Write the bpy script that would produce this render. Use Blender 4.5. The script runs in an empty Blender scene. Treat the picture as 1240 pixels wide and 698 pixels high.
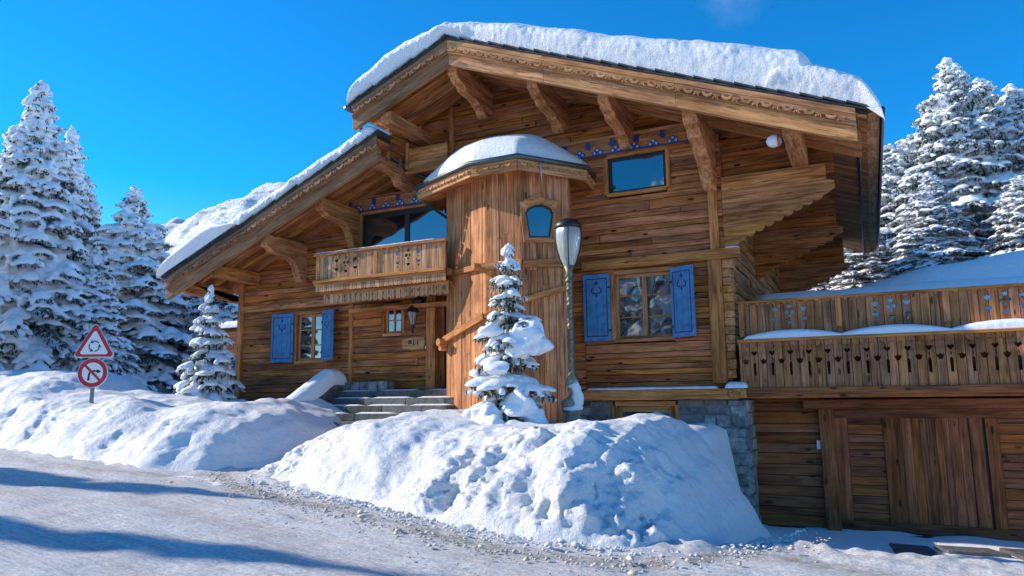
import bpy, bmesh, math, random
from mathutils import Vector, Matrix, noise
R=math.radians
random.seed(7)
sc=bpy.context.scene; col=sc.collection
# ---------------------------------------------------------------- camera
F=875.; pitch,yaw,roll=R(8.5),R(26.2),R(.7)
fw=Vector((-math.sin(yaw)*math.cos(pitch),math.cos(yaw)*math.cos(pitch),math.sin(pitch)))
rt=Vector((math.cos(yaw),math.sin(yaw),0)); up=rt.cross(fw)
cx_=rt*math.cos(roll)-up*math.sin(roll); cy_=rt*math.sin(roll)+up*math.cos(roll)
cam=bpy.data.cameras.new('camera'); cam.sensor_width=36; cam.lens=36*F/1240; cam.clip_start=.1; cam.clip_end=20000
co=bpy.data.objects.new('camera',cam); col.objects.link(co)
m=Matrix((cx_,cy_,-fw)).transposed().to_4x4(); co.matrix_world=m; sc.camera=co
# ---------------------------------------------------------------- materials
def newmat(name):
    m=bpy.data.materials.new(name); m.use_nodes=True; nt=m.node_tree; nt.nodes.clear()
    o=nt.nodes.new('ShaderNodeOutputMaterial'); b=nt.nodes.new('ShaderNodeBsdfPrincipled')
    nt.links.new(b.outputs[0],o.inputs[0]); return m,nt,b
class N:
    def __init__(s,nt): s.nt=nt
    def add(s,t,**k):
        n=s.nt.nodes.new('ShaderNode'+t)
        for a,v in k.items(): setattr(n,a,v)
        return n
    def l(s,a,b): s.nt.links.new(a,b)
    def math(s,op,a,b=None,clamp=False):
        n=s.add('Math',operation=op); n.use_clamp=clamp
        for i,v in enumerate((a,b)):
            if v is None: continue
            if isinstance(v,(int,float)): n.inputs[i].default_value=v
            else: s.l(v,n.inputs[i])
        return n.outputs[0]
    def noise(s,vec,scale,detail=4,rough=.5,dist=0):
        n=s.add('TexNoise'); n.inputs['Scale'].default_value=scale; n.inputs['Detail'].default_value=detail
        n.inputs['Roughness'].default_value=rough; n.inputs['Distortion'].default_value=dist
        if vec is not None: s.l(vec,n.inputs['Vector'])
        return n.outputs[0]
    def vmul(s,vec,v):
        n=s.add('VectorMath',operation='MULTIPLY'); s.l(vec,n.inputs[0]); n.inputs[1].default_value=v; return n.outputs[0]
    def ramp(s,fac,stops):
        n=s.add('ValToRGB'); e=n.color_ramp.elements
        while len(e)<len(stops): e.new(.5)
        for i,(p,c) in enumerate(stops): e[i].position=p; e[i].color=(c,c,c,1) if isinstance(c,(int,float)) else (*c,1)
        s.l(fac,n.inputs[0]); return n.outputs[0]
    def mix(s,fac,a,b,mode='MIX'):
        n=s.add('Mix',data_type='RGBA',blend_type=mode)
        for sock,v in ((n.inputs[0],fac),(n.inputs[6],a),(n.inputs[7],b)):
            if isinstance(v,(int,float)): sock.default_value=v
            elif isinstance(v,tuple): sock.default_value=(*v,1)
            else: s.l(v,sock)
        return n.outputs[2]
    def bump(s,h,strength,dist,b,prev=None):
        n=s.add('Bump'); n.inputs['Strength'].default_value=strength; n.inputs['Distance'].default_value=dist
        s.l(h,n.inputs['Height'])
        if prev is not None: s.l(prev,n.inputs['Normal'])
        if b is not None: s.l(n.outputs[0],b.inputs['Normal'])
        return n.outputs[0]
def wood(name,dark,light,var=.35,knots=.8,boards=0,rough=.75,stain=.5):
    dark=(dark[0]*.95,dark[1]*.76,dark[2]*.68); light=(light[0]*1.04,light[1]*.85,light[2]*.86)
    m,nt,b=newmat(name); n=N(nt)
    gc=n.add('Attribute',attribute_name='gc').outputs['Vector']; rv=n.add('Attribute',attribute_name='rv').outputs['Fac']
    if boards:
        sx=n.add('SeparateXYZ'); n.l(gc,sx.inputs[0])
        q=n.math('DIVIDE',sx.outputs[1],boards); fl=n.math('FLOOR',q); fr=n.math('FRACT',q)
        wn=n.add('TexWhiteNoise',noise_dimensions='1D'); n.l(fl,wn.inputs['W']); rv=wn.outputs['Value']
        cb=n.add('CombineXYZ'); n.l(n.math('MULTIPLY',rv,17.),cb.inputs[0]); 
        ad=n.add('VectorMath',operation='ADD'); n.l(gc,ad.inputs[0]); n.l(cb.outputs[0],ad.inputs[1]); gc=ad.outputs[0]
        edge=n.math('MINIMUM',fr,n.math('SUBTRACT',1.,fr)); gap=n.ramp(edge,[(0,0),(.05,1)])
    g1=n.noise(n.vmul(gc,(1.1,16,16)),1.,6,.6,.6)
    g2=n.noise(n.vmul(gc,(3.5,90,90)),1.,3,.6)
    g3=n.noise(n.vmul(gc,(.8,3,3)),1.,3,.5)
    f=n.math('ADD',n.math('MULTIPLY',g1,.6),n.math('MULTIPLY',g2,.25)); f=n.math('ADD',f,n.math('MULTIPLY',g3,.35))
    c=n.mix(n.ramp(f,[(.44,0),(.70,1)]),dark,light); g4=n.noise(n.vmul(gc,(.55,9,9)),1.,5,.65,1.2); c=n.mix(n.math('MULTIPLY',n.ramp(g4,[(.54,0),(.66,1)]),.55),c,dark)
    # knots
    vo=n.add('TexVoronoi',feature='F1'); n.l(n.vmul(gc,(2.6,7.5,7.5)),vo.inputs['Vector']); vo.inputs['Scale'].default_value=1
    d=vo.outputs['Distance']; cs=n.add('SeparateColor'); n.l(vo.outputs['Color'],cs.inputs[0])
    lim=n.math('MULTIPLY',n.ramp(cs.outputs[0],[(.45,0),(.75,1)]),.24)
    k=n.math('DIVIDE',n.math('SUBTRACT',lim,d),.09,clamp=True)
    c=n.mix(n.math('MULTIPLY',k,knots),c,tuple(x*.28 for x in dark))
    # board to board tone
    hv=n.add('HueSaturation'); n.l(c,hv.inputs['Color'])
    n.l(n.math('ADD',n.math('MULTIPLY',rv,var*2),1-var),hv.inputs['Value'])
    r2=n.math('FRACT',n.math('MULTIPLY',rv,7.31)); n.l(n.math('ADD',n.math('MULTIPLY',r2,.006),.496),hv.inputs['Hue'])
    n.l(n.math('ADD',n.math('MULTIPLY',r2,.10),.95),hv.inputs['Saturation'])
    c=hv.outputs[0]
    # weather stains
    tc=n.add('TexCoord').outputs['Object']; st=n.noise(n.vmul(tc,(.5,.5,1.6)),1.2,5,.6)
    c=n.mix(n.math('MULTIPLY',n.ramp(st,[(.5,0),(.72,1)]),stain),c,tuple(x*.55 for x in dark))
    if boards: c=n.mix(n.math('SUBTRACT',1.,gap),c,tuple(x*.2 for x in dark))
    n.l(c,b.inputs['Base Color']); b.inputs['Roughness'].default_value=rough; b.inputs['Specular IOR Level'].default_value=.25
    ck_=n.ramp(n.noise(n.vmul(gc,(1.6,55,55)),1.,2,.5),[(.62,0),(.66,1)]); c1=b.inputs['Base Color'].links[0].from_socket; n.l(n.mix(n.math('MULTIPLY',ck_,.55),c1,tuple(x*.35 for x in dark)),b.inputs['Base Color']); nb=n.bump(f,.8,.015,b)
    if boards: n.bump(gap,.8,.02,b,nb)
    return m
def plain(name,colr,rough=.5,metal=0,spec=.5,vary=.15,scale=8,bump=0):
    m,nt,b=newmat(name); n=N(nt); tc=n.add('TexCoord').outputs['Object']; f=n.noise(tc,scale,5,.6)
    c=n.mix(n.ramp(f,[(.3,0),(.7,1)]),tuple(x*(1-vary) for x in colr),tuple(min(1,x*(1+vary)) for x in colr))
    n.l(c,b.inputs['Base Color']); b.inputs['Roughness'].default_value=rough; b.inputs['Metallic'].default_value=metal
    b.inputs['Specular IOR Level'].default_value=spec
    if bump: n.bump(n.noise(tc,scale*4,5,.6),bump,.01,b)
    return m
def snowmat(name,base=(.86,.88,.91),fine=.35,coarse=.5,sss=0):
    m,nt,b=newmat(name); n=N(nt); tc=n.add('TexCoord').outputs['Object']
    a=n.noise(tc,9,6,.6); f=n.noise(tc,60,4,.7)
    c=n.mix(n.ramp(a,[(.35,0),(.65,1)]),tuple(x*.96 for x in base),base); n.l(c,b.inputs['Base Color'])
    b.inputs['Roughness'].default_value=.6; b.inputs['Specular IOR Level'].default_value=.35
    p=n.bump(a,coarse,.04,None); p=n.bump(n.noise(tc,24,5,.7),fine,.03,None,p); n.bump(f,fine,.014,b,p)
    return m
M={}
M['wall']=wood('wall_planks',(.10,.032,.009),(.64,.275,.085),var=.22,knots=.95)
M['beam']=wood('beam_wood',(.19,.072,.020),(.70,.36,.125),var=.18,knots=.5,stain=.25)
M['verge']=wood('verge_wood',(.28,.125,.045),(.76,.46,.20),var=.1,knots=.4,stain=.3)
M['vergegrey']=wood('weathered_verge_wood',(.14,.08,.04),(.44,.28,.15),var=.12,knots=.4,stain=.4)
M['soffit']=wood('soffit_boards',(.18,.066,.018),(.68,.33,.105),var=.25,knots=.6,stain=.3)
M['tower']=wood('tower_boards',(.17,.065,.024),(.68,.36,.15),var=.2,knots=.7,stain=.35)
M['garage']=wood('garage_boards',(.085,.026,.009),(.44,.175,.060),var=.25,stain=.5)
M['board']=wood('fretwork_boards',(.16,.065,.026),(.58,.30,.125),var=.22,boards=.15,stain=.6)
M['boardlight']=wood('balcony_boards',(.24,.12,.05),(.72,.46,.22),var=.15,boards=.13,stain=.3)
M['frieze']=wood('frieze_wood',(.24,.10,.035),(.68,.38,.15),var=.1,knots=.3,stain=.1)
M['snow']=snowmat('snow'); M['snowrough']=snowmat('plowed_snow',base=(.87,.885,.905),fine=.9,coarse=1.0); M['snowroof']=snowmat('roof_snow',base=(.86,.89,.93),fine=.8,coarse=.9)
M['slate']=plain('slate',(.045,.05,.055),.6,vary=.4)
M['metal']=plain('grey_gutter_metal',(.10,.12,.12),.4,.6)
M['post']=plain('lamp_iron',(.17,.17,.13),.45,.5,vary=.5,scale=25,bump=.6)
M['stonebase']=plain('carved_stone',(.30,.26,.2),.85,vary=.4,scale=20,bump=1)
M['blue']=plain('blue_shutter_paint',(.045,.215,.43),.5,vary=.3,scale=6,bump=.15)
M['navy']=plain('navy_paint',(.02,.025,.10),.5)
M['darkblue']=plain('cobalt_paint',(.018,.045,.24),.5)
M['paleblue']=plain('pale_blue_paint',(.35,.50,.65),.5)
M['black']=plain('black_iron',(.012,.012,.013),.45)
M['darkframe']=plain('dark_window_frame',(.02,.017,.015),.5)
M['mortar']=plain('mortar',(.22,.21,.19),.95,vary=.3,bump=1)
M['white']=plain('white_paint',(.8,.8,.8),.4,vary=.03); M['red']=plain('red_sign_film',(.55,.02,.03),.35,vary=.05)
M['orange']=plain('orange_plastic',(.7,.12,.03),.4); M['steel']=plain('galvanised_steel',(.25,.26,.27),.45,.7)
M['needle']=plain('spruce_needles',(.035,.062,.035),.7,vary=.45,scale=3)
M['frost']=plain('frosted_needles',(.50,.54,.56),.8,vary=.5,scale=5)
M['bark']=plain('bark',(.10,.07,.05),.9,vary=.4,bump=1)
M['drape']=plain('cream_reveal',(.5,.42,.3),.8)
M['dark']=plain('dark_interior',(.02,.018,.016),.9)
def glass(name,ior=2.7,base=(.012,.016,.022)):
    m,nt,b=newmat(name); n=N(nt); tc=n.add('TexCoord').outputs['Object']
    b.inputs['Base Color'].default_value=(*base,1); b.inputs['Roughness'].default_value=.03; b.inputs['IOR'].default_value=ior; b.inputs['Specular IOR Level'].default_value=.5
    n.bump(n.noise(tc,1.2,2),.12,.05,b); return m
M['glass']=glass('window_glass')
m_,nt_,b_=newmat('lamp_glass'); n_=N(nt_); b_.inputs['Base Color'].default_value=(.62,.66,.62,1); b_.inputs['Roughness'].default_value=.18
b_.inputs['Transmission Weight'].default_value=.55; b_.inputs['IOR'].default_value=1.3
w_=n_.add('TexWave',bands_direction='X'); w_.inputs['Scale'].default_value=14; n_.l(n_.add('TexCoord').outputs['Object'],w_.inputs['Vector']); n_.bump(w_.outputs[0],.4,.01,b_)
M['lampglass']=m_
# stone
def stonemat(name,a,c2):
    m,nt,b=newmat(name); n=N(nt); tc=n.add('TexCoord').outputs['Object']; rv=n.add('Attribute',attribute_name='rv').outputs['Fac']
    f=n.noise(tc,7,7,.65); c=n.mix(n.ramp(f,[(.3,0),(.7,1)]),a,c2)
    hv=n.add('HueSaturation'); n.l(c,hv.inputs['Color']); n.l(n.math('ADD',n.math('MULTIPLY',rv,.8),.6),hv.inputs['Value']); n.l(hv.outputs[0],b.inputs['Base Color'])
    b.inputs['Roughness'].default_value=.85; n.bump(n.noise(tc,18,7,.7),.9,.03,b); return m
M['stone']=stonemat('rubble_stone',(.07,.08,.085),(.36,.36,.34))
M['slab']=stonemat('driveway_stone',(.055,.06,.065),(.17,.175,.17))
# road: packed snow with grit
m_,nt_,b_=newmat('packed_snow_road'); n=N(nt_); tc=n.add('TexCoord').outputs['Object']
rot=n.add('Mapping'); rot.inputs['Rotation'].default_value=(0,0,R(9)); n.l(tc,rot.inputs['Vector']); rc=rot.outputs[0]
tr=n.noise(n.vmul(rc,(.12,1.5,1)),1.,5,.6,.2); gr=n.noise(tc,22,6,.75); gf=n.noise(tc,70,4,.8)
c=n.mix(n.ramp(gr,[(.40,0),(.60,1)]),(.52,.53,.55),(.84,.85,.87))
c=n.mix(n.math('MULTIPLY',n.ramp(tr,[(.52,0),(.66,1)]),.5),c,(.62,.58,.53))
at=n.add('Attribute',attribute_name='rv').outputs['Fac']
k=n.math('MULTIPLY',at,n.ramp(n.noise(tc,5,6,.75),[(.38,0),(.58,1)])); c=n.mix(k,c,(.30,.235,.165))
sp=n.ramp(n.noise(tc,130,2,.5),[(.66,0),(.72,1)]); c=n.mix(n.math('MULTIPLY',sp,.35),c,(.25,.21,.17))
n.l(c,b_.inputs['Base Color']); b_.inputs['Roughness'].default_value=.65; b_.inputs['Specular IOR Level'].default_value=.3
st_=n.noise(n.vmul(rc,(.7,15,3)),1.,6,.8); c0=b_.inputs['Base Color'].links[0].from_socket; n.l(n.mix(n.math('MULTIPLY',n.ramp(st_,[(.49,0),(.60,1)]),.5),c0,(.40,.385,.37)),b_.inputs['Base Color']); p=n.bump(st_,.7,.03,None); p=n.bump(gr,.8,.03,None,p); p=n.bump(n.noise(n.vmul(rc,(3,14,3)),1.,4,.6),.6,.03,None,p); n.bump(gf,.6,.012,b_,p); M['road']=m_
m_,nt_,b_=newmat('snowy_rock'); n=N(nt_); tc=n.add('TexCoord').outputs['Object']; q_=n.noise(n.vmul(tc,(1,1,2.5)),.009,8,.7); c=n.mix(n.ramp(q_,[(.50,0),(.60,1)]),(.80,.83,.88),(.36,.41,.50)); n.l(c,b_.inputs['Base Color']); b_.inputs['Roughness'].default_value=.8; n.bump(n.noise(tc,.02,8,.7),1.,25.,b_); M['mount']=m_
M['slush']=plain('dirty_slush',(.55,.49,.42),.7,vary=.3,scale=12)
# ---------------------------------------------------------------- mesh builder
def nz(x,y,z=0,s=1.): return noise.noise(Vector((x*s,y*s,z*s)))
def fbm(x,y,z=0,s=1.,o=4):
    t=0;a=1
    for i in range(o): t+=a*noise.noise(Vector((x*s+i*7.1,y*s-i*3.3,z*s+i*5.7))); a*=.5; s*=2.05
    return t
def ss(a,b,x):
    t=max(0,min(1,(x-a)/(b-a))) if a!=b else float(x>a); return t*t*(3-2*t)
def lerpt(tab,x):
    if x<=tab[0][0]: return tab[0][1]
    for (a,b),(c,d) in zip(tab,tab[1:]):
        if x<=c: return b+(d-b)*ss(0,1,(x-a)/(c-a))*.5+(d-b)*((x-a)/(c-a))*.5
    return tab[-1][1]
class MB:
    def __init__(s): s.v=[];s.f=[];s.g=[];s.r=[];s.mi=[]
    def add(s,vs,fs,L=None,U=None,rv=None,mi=0,off=None):
        i0=len(s.v); rv=random.random() if rv is None else rv
        if off is None: off=Vector((random.uniform(0,50),random.uniform(0,9),random.uniform(0,9)))
        L=Vector(L or (1,0,0)).normalized(); U=Vector(U or ((0,0,1) if abs(L.z)<.9 else (1,0,0))); W=L.cross(U).normalized(); U=W.cross(L)
        for p in vs:
            p=Vector(p); s.v.append(p); s.g.append((p.dot(L)+off.x,p.dot(U)+off.y,p.dot(W)+off.z)); s.r.append(rv)
        for f in fs: s.f.append(tuple(i0+i for i in f)); s.mi.append(mi)
    HF=[(0,3,2,1),(4,5,6,7),(0,1,5,4),(1,2,6,5),(2,3,7,6),(3,0,4,7)]
    def hexa(s,p,L=None,**k): s.add(p,s.HF,L,**k)
    def box(s,x0,x1,y0,y1,z0,z1,L=None,**k):
        d=(x1-x0,y1-y0,z1-z0)
        if L is None: i=d.index(max(d)); L=[(1,0,0),(0,1,0),(0,0,1)][i]
        s.hexa([(x0,y0,z0),(x1,y0,z0),(x1,y1,z0),(x0,y1,z0),(x0,y0,z1),(x1,y0,z1),(x1,y1,z1),(x0,y1,z1)],L,**k)
    def bar(s,a,b,w,h,upv=(0,0,1),**k):
        a=Vector(a);b=Vector(b);d=(b-a).normalized();sd=d.cross(Vector(upv)).normalized();u=sd.cross(d)
        P=[]
        for q in (a,b):
            for sx,sz in ((-1,-1),(1,-1),(1,1),(-1,1)): P.append(q+sd*sx*w/2+u*sz*h/2)
        s.add(P,[(3,2,1,0),(4,5,6,7),(0,1,5,4),(1,2,6,5),(2,3,7,6),(3,0,4,7)],d,U=u,**k)
    def prism(s,poly,o,ex,ey,t,L=None,**k):   # polygon in the plane (ex,ey), extruded along ex x ey by t
        o=Vector(o);ex=Vector(ex);ey=Vector(ey);nn=ex.cross(ey).normalized()*t
        n=len(poly); P=[o+ex*a+ey*b for a,b in poly]+[o+ex*a+ey*b+nn for a,b in poly]
        fs=[tuple(range(n-1,-1,-1)),tuple(range(n,2*n))]+[(i,(i+1)%n,n+(i+1)%n,n+i) for i in range(n)]
        s.add(P,fs,L or ex,**k)
    def tube(s,pts,rad,n=10,L=None,cap=True,**k):
        pts=[Vector(p) for p in pts]; P=[];fs=[]
        if not isinstance(rad,(list,tuple)): rad=[rad]*len(pts)
        d0=(pts[-1]-pts[0]).normalized(); a=Vector((0,0,1)) if abs(d0.z)<.9 else Vector((1,0,0))
        for i,p in enumerate(pts):
            d=(pts[min(i+1,len(pts)-1)]-pts[max(i-1,0)]).normalized(); sd=d.cross(a).normalized(); u=sd.cross(d)
            for j in range(n):
                t=2*math.pi*j/n; P.append(p+(sd*math.cos(t)+u*math.sin(t))*rad[i])
        for i in range(len(pts)-1):
            for j in range(n): fs.append((i*n+j,i*n+(j+1)%n,(i+1)*n+(j+1)%n,(i+1)*n+j))
        if cap: fs.append(tuple(range(n-1,-1,-1))); fs.append(tuple((len(pts)-1)*n+j for j in range(n)))
        s.add(P,fs,L or d0,**k)
    def lathe(s,prof,c,n=20,**k):
        c=Vector(c); s.tube([c+Vector((0,0,z)) for r,z in prof],[max(r,.001) for r,z in prof],n,L=(0,0,1),**k)
    def grid(s,nx,ny,fn,**k):
        P=[fn(i/(nx-1),j/(ny-1)) for j in range(ny) for i in range(nx)]
        s.add(P,[(j*nx+i,j*nx+i+1,(j+1)*nx+i+1,(j+1)*nx+i) for j in range(ny-1) for i in range(nx-1)],**k)
    def build(s,name,mats,parent=None,smooth=False,bevel=0,loc=None):
        me=bpy.data.meshes.new(name); me.from_pydata([tuple(v) for v in s.v],[],s.f)
        a=me.attributes.new('gc','FLOAT_VECTOR','POINT'); a.data.foreach_set('vector',[c for g in s.g for c in g])
        a=me.attributes.new('rv','FLOAT','POINT'); a.data.foreach_set('value',s.r)
        if not isinstance(mats,(list,tuple)): mats=[mats]
        for q in mats: me.materials.append(q)
        me.polygons.foreach_set('material_index',s.mi)
        if smooth: me.polygons.foreach_set('use_smooth',[True]*len(s.f))
        me.update(); o=bpy.data.objects.new(name,me); col.objects.link(o)
        if bevel:
            b=o.modifiers.new('bevel','BEVEL'); b.width=bevel; b.segments=2; b.limit_method='ANGLE'; b.angle_limit=R(40)
        if parent is not None: attach(o,parent)
        return o
WL={}
def attach(o,parent):
    o.parent=parent; w=WL.get(parent.name)
    if w is not None: o.matrix_parent_inverse=Matrix.Translation(-w)
def thing(name,label,cat,loc=(0,0,0),group=None,kind=None,fixed=False):
    o=bpy.data.objects.new(name,None); col.objects.link(o); o.location=loc; o.empty_display_size=.3
    o['label']=label;o['category']=cat;o['kind']='thing'
    if group:o['group']=group
    if kind:o['kind']=kind
    if fixed: WL[o.name]=Vector(loc)     # children are modelled in world coordinates
    return o
def tag(o,label,cat=None,group=None,kind=None):
    o['label']=label
    if cat:
        o['category']=cat; o['kind']='thing'
    if group:o['group']=group
    if kind:o['kind']=kind
    return o
def bake(o):
    dg=bpy.context.evaluated_depsgraph_get(); dg.update(); ev=o.evaluated_get(dg)
    me=bpy.data.meshes.new_from_object(ev,depsgraph=dg); o.modifiers.clear(); o.data=me; return o
def cutpanel(name,outline,holes,y,t,mat,parent=None,U=False,label=None):
    """board panel standing in a plane Y=y with real cut-outs (outline/holes in X,Z)"""
    cu=bpy.data.curves.new(name,'CURVE'); cu.dimensions='2D'; cu.fill_mode='BOTH'; cu.extrude=t/2
    for pl in [outline]+holes:
        sp=cu.splines.new('POLY'); sp.points.add(len(pl)-1)
        for i,(a,b) in enumerate(pl): sp.points[i].co=(a,b,0,1)
        sp.use_cyclic_u=True
    tmp=bpy.data.objects.new('tmp',cu); col.objects.link(tmp)
    dg=bpy.context.evaluated_depsgraph_get(); dg.update()
    me=bpy.data.meshes.new_from_object(tmp.evaluated_get(dg)); bpy.data.objects.remove(tmp); me.name=name
    g=[]
    for v in me.vertices:
        x,z,d=v.co; v.co=(x,y-d,z); g+= [z,x,y] if not U else [x,z,y]
    a=me.attributes.new('gc','FLOAT_VECTOR','POINT'); a.data.foreach_set('vector',g)
    a=me.attributes.new('rv','FLOAT','POINT'); a.data.foreach_set('value',[.5]*len(me.vertices))
    me.materials.clear(); me.materials.append(mat); o=bpy.data.objects.new(name,me); col.objects.link(o)
    if parent is not None: attach(o,parent)
    return o
# ---------------------------------------------------------------- the house
YW=15.0; YV=13.0
def ZU(x): return 7.95-.395*abs(x+7.95)
def ZL(x): return 6.19+.406*(x+9.87)
house=thing('chalet','large old-wood alpine chalet with snow-loaded gable roof, blue shutters and polygonal stair tower','house',(-9,15,-.5),fixed=True)
def planks(mb,x0,x1,z0,z1,y,t=.06,holes=(),topf=None,axis='x',h=(.10,.22),ln=(2.5,7),rough=.02):
    """rows of individual boards; topf gives z limit at x; holes rects (x0,x1,z0,z1)"""
    z=z0
    while z<z1-.01:
        hh=min(random.uniform(*h),z1-z); 
        if z1-(z+hh)<.06: hh=z1-z
        if topf: 
            def lim(zz):   # x interval where topf(x)>zz
                a=[x for x in [x0+(x1-x0)*i/400 for i in range(401)] if topf(x)>zz]; return (min(a),max(a)) if a else None
            lb,lt=lim(z),lim(z+hh)
            if lb is None: break
            if lt is None: lt=((lb[0]+lb[1])/2,)*2
        else: lb=lt=(x0,x1)
        cuts=[(a,b) for a,b,c,d in holes if c<z+hh-.02 and d>z+.02]
        xs=lb[0]; segs=[]
        for a,b in sorted(cuts):
            if a>xs: segs.append((xs,a))
            xs=max(xs,b)
        if xs<lb[1]: segs.append((xs,lb[1]))
        for a,b in segs:
            q=a
            while q<b-.01:
                e=min(b,q+random.uniform(*ln)); 
                if b-e<.5: e=b
                yo=y+random.uniform(-rough,rough); tl=lt[0] if q==lb[0] else q; tr_=lt[1] if e==lb[1] else e
                g=.0065; tl=min(tl,tr_)
                def P(x,yy,zz): return (x,yy,zz) if axis=='x' else (yy,x,zz)
                p=[P(q+g,yo,z+g),P(e-g,yo,z+g),P(e-g,yo+t,z+g),P(q+g,yo+t,z+g),P(tl+g,yo,z+hh-g),P(tr_-g,yo,z+hh-g),P(tr_-g,yo+t,z+hh-g),P(tl+g,yo+t,z+hh-g)]
                mb.hexa(p,(1,0,0) if axis=='x' else (0,1,0)); q=e
        z+=hh
WIN_UL=(-11.78,-9.0,3.3,4.78); WIN_UR=(-4.95,-3.64,4.42,5.25); WIN_L=(-13.9,-12.9,1.0,2.25); WIN_S=(-11.0,-10.48,1.6,2.27)
DOOR=(-9.4,-8.0,.18,2.5); WIN_R=(-4.88,-3.6,1.18,2.58)
hs=[WIN_UL,WIN_UR,WIN_L,WIN_S,DOOR,WIN_R]
def topwall(x): return (ZU(x)-.13) if x>-9.95 else (ZL(x)-.13)
mb=MB()
planks(mb,-5.6,-2.5,.12,2.8,YW,holes=hs); planks(mb,-8.3,-5.6,.12,2.8,YW,holes=hs)
planks(mb,-9.95,-2.5,2.8,7.9,YW,holes=hs,topf=lambda x:ZU(x)-.12)
mb.build('front_wall',M['wall'],house,bevel=.006)
mb=MB(); planks(mb,-16,-8.3,-.75,2.5,YW,holes=hs,h=(.14,.24)); planks(mb,-16,-9.95,2.5,6.1,YW,holes=hs,topf=lambda x:ZL(x)-.12)
o=mb.build('front_wall',M['wall'],house,bevel=.006)
mb=MB()   # inner backing so no light leaks through board gaps
def back(x0,x1,z0,z1,y=YW+.07): mb.box(x0,x1,y,y+.05,z0,z1)
xs_=sorted({-16,-9.95,-2.55}|{h[0] for h in hs}|{h[1] for h in hs})
for a,b in zip(xs_,xs_[1:]):
    mid=(a+b)/2; zs=-.75
    hh=sorted([(h[2],h[3]) for h in hs if h[0]<=mid<=h[1]])
    for c,d in hh:
        back(a,b,zs,c); zs=d
    n_=6
    for i in range(n_):
        p=a+(b-a)*i/n_; q=a+(b-a)*(i+1)/n_; t1,t2=topwall(p+.001)-.02,topwall(q-.001)-.02
        mb.hexa([(p,YW+.07,zs),(q,YW+.07,zs),(q,YW+.12,zs),(p,YW+.12,zs),(p,YW+.07,t1),(q,YW+.07,t2),(q,YW+.12,t2),(p,YW+.12,t1)])

mb.build('wall_core',M['dark'],house); mb=MB(); mb.box(-16,-2.55,25.9,26,-.75,4.6); mb.build('rear_wall',M['wall'],house)
mb=MB(); planks(mb,15.06,26,-.2,5.6,-2.5,axis='y',t=-.06); mb.build('side_wall',M['wall'],house); mb=MB(); planks(mb,15.06,26,-.75,3.6,-16,axis='y',t=.06); mb.build('side_wall',M['wall'],house); mb=MB()
planks(mb,15.06,26,5.6,6.7,-9.95,axis='y',t=.06)
mb.build('side_wall',M['wall'],house)
mb=MB(); planks(mb,13.75,15.06,5.9,6.88,-10.02,axis='y',t=.06); mb.build('cheek_wall',M['wall'],house)
# annex set back at the far left
mb=MB(); planks(mb,-18.2,-16.05,-.7,3.2,17.2,t=.06); mb.box(-18.2,-16.05,17.27,20,-.7,3.1); mb.build('annex_wall',M['wall'],house)
mb=MB(); mb.box(-18.4,-16.02,16.2,17.15,1.35,1.5); mb.box(-18.35,-16.1,16.2,16.26,1.5,2.2); mb.build('annex_balcony',M['garage'],house)
# bands and posts
mb=MB()
mb.box(-8.3+2.7,-2.2,YW-.13,YW+.02,2.72,2.93); mb.build('band_beam',M['soffit'],house,bevel=.015)
mb=MB(); mb.box(-15.95,-8.3,YW-.09,YW+.02,2.44,2.6); mb.build('band_beam',M['soffit'],house,bevel=.015)
mb=MB(); mb.box(-15.98,-8.3,YW-.14,YW+.02,-.16,-.1); mb.build('ledge_board',M['metal'],house,bevel=.01)
for (x0,x1,z0,z1,d) in [(-2.78,-2.6,2.93,5.6,.07),(-2.86,-2.58,.2,2.72,.1),(-16.08,-15.9,-.7,3.3,.08),(-12.12,-12.0,-.1,2.44,.04),(-9.05,-8.93,5.9,7.25,.08),(-9.66,-9.4,.15,2.45,.16)]:
    mb=MB(); mb.box(x0,x1,YW-d,YW+.03,z0,z1); mb.build('post',M['soffit'],house,bevel=.012)
# corner: crossing log ends right of the lower post
mb=MB(); z=.3
while z<2.7:
    h_=random.uniform(.15,.22); mb.box(-2.58,-2.36-random.uniform(0,.05),YW-.05,YW+.35,z,z+h_-.01,L=(0,1,0)); z+=h_
mb.build('log_corner',M['beam'],house,bevel=.015)
# sill log with log end over the stone
mb=MB(); mb.box(-5.6,-2.35,YW-.28,YW+.02,-.12,.1); mb.box(-2.55,-2.2,YW-.32,YW+.3,-.1,.1,L=(0,1,0)); mb.build('sill_beam',M['beam'],house,bevel=.03)
# stone foundation with individual stones
mb=MB(); HB=(-4.98,-3.6,-1.0,-.14)
z=-2.7
while z<-.14:
    h_=min(random.uniform(.16,.34),-.12-z); x=-6.0
    if -.12-(z+h_)<.1: h_=-.12-z
    while x<-2.3:
        w_=random.uniform(.22,.62); e=min(x+w_,-2.27)
        if -2.27-e<.15: e=-2.27
        if not (x<HB[1] and e>HB[0] and z+h_>HB[2]) :
            j=lambda:random.uniform(-.022,.022); y0=YW-.12+random.uniform(-.03,.03)
            mb.hexa([(x+.014+j(),y0,z+.014+j()),(e-.014+j(),y0,z+.014+j()),(e-.01,YW+.1,z+.01),(x+.01,YW+.1,z+.01),(x+.014+j(),y0+j()*.5,z+h_-.014+j()),(e-.014+j(),y0,z+h_-.014+j()),(e-.01,YW+.1,z+h_-.01),(x+.01,YW+.1,z+h_-.01)])
        x=e
    z+=h_
z=-2.7
while z<-.14:   # right return of the stone corner
    h_=min(random.uniform(.18,.32),-.12-z); y=YW-.1
    while y<YW+.9:
        e=min(y+random.uniform(.2,.5),YW+.9); mb.box(-2.4,-2.2+random.uniform(-.02,.02),y+.01,e-.01,z+.01,z+h_-.01); y=e
    z+=max(h_,.05)
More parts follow.
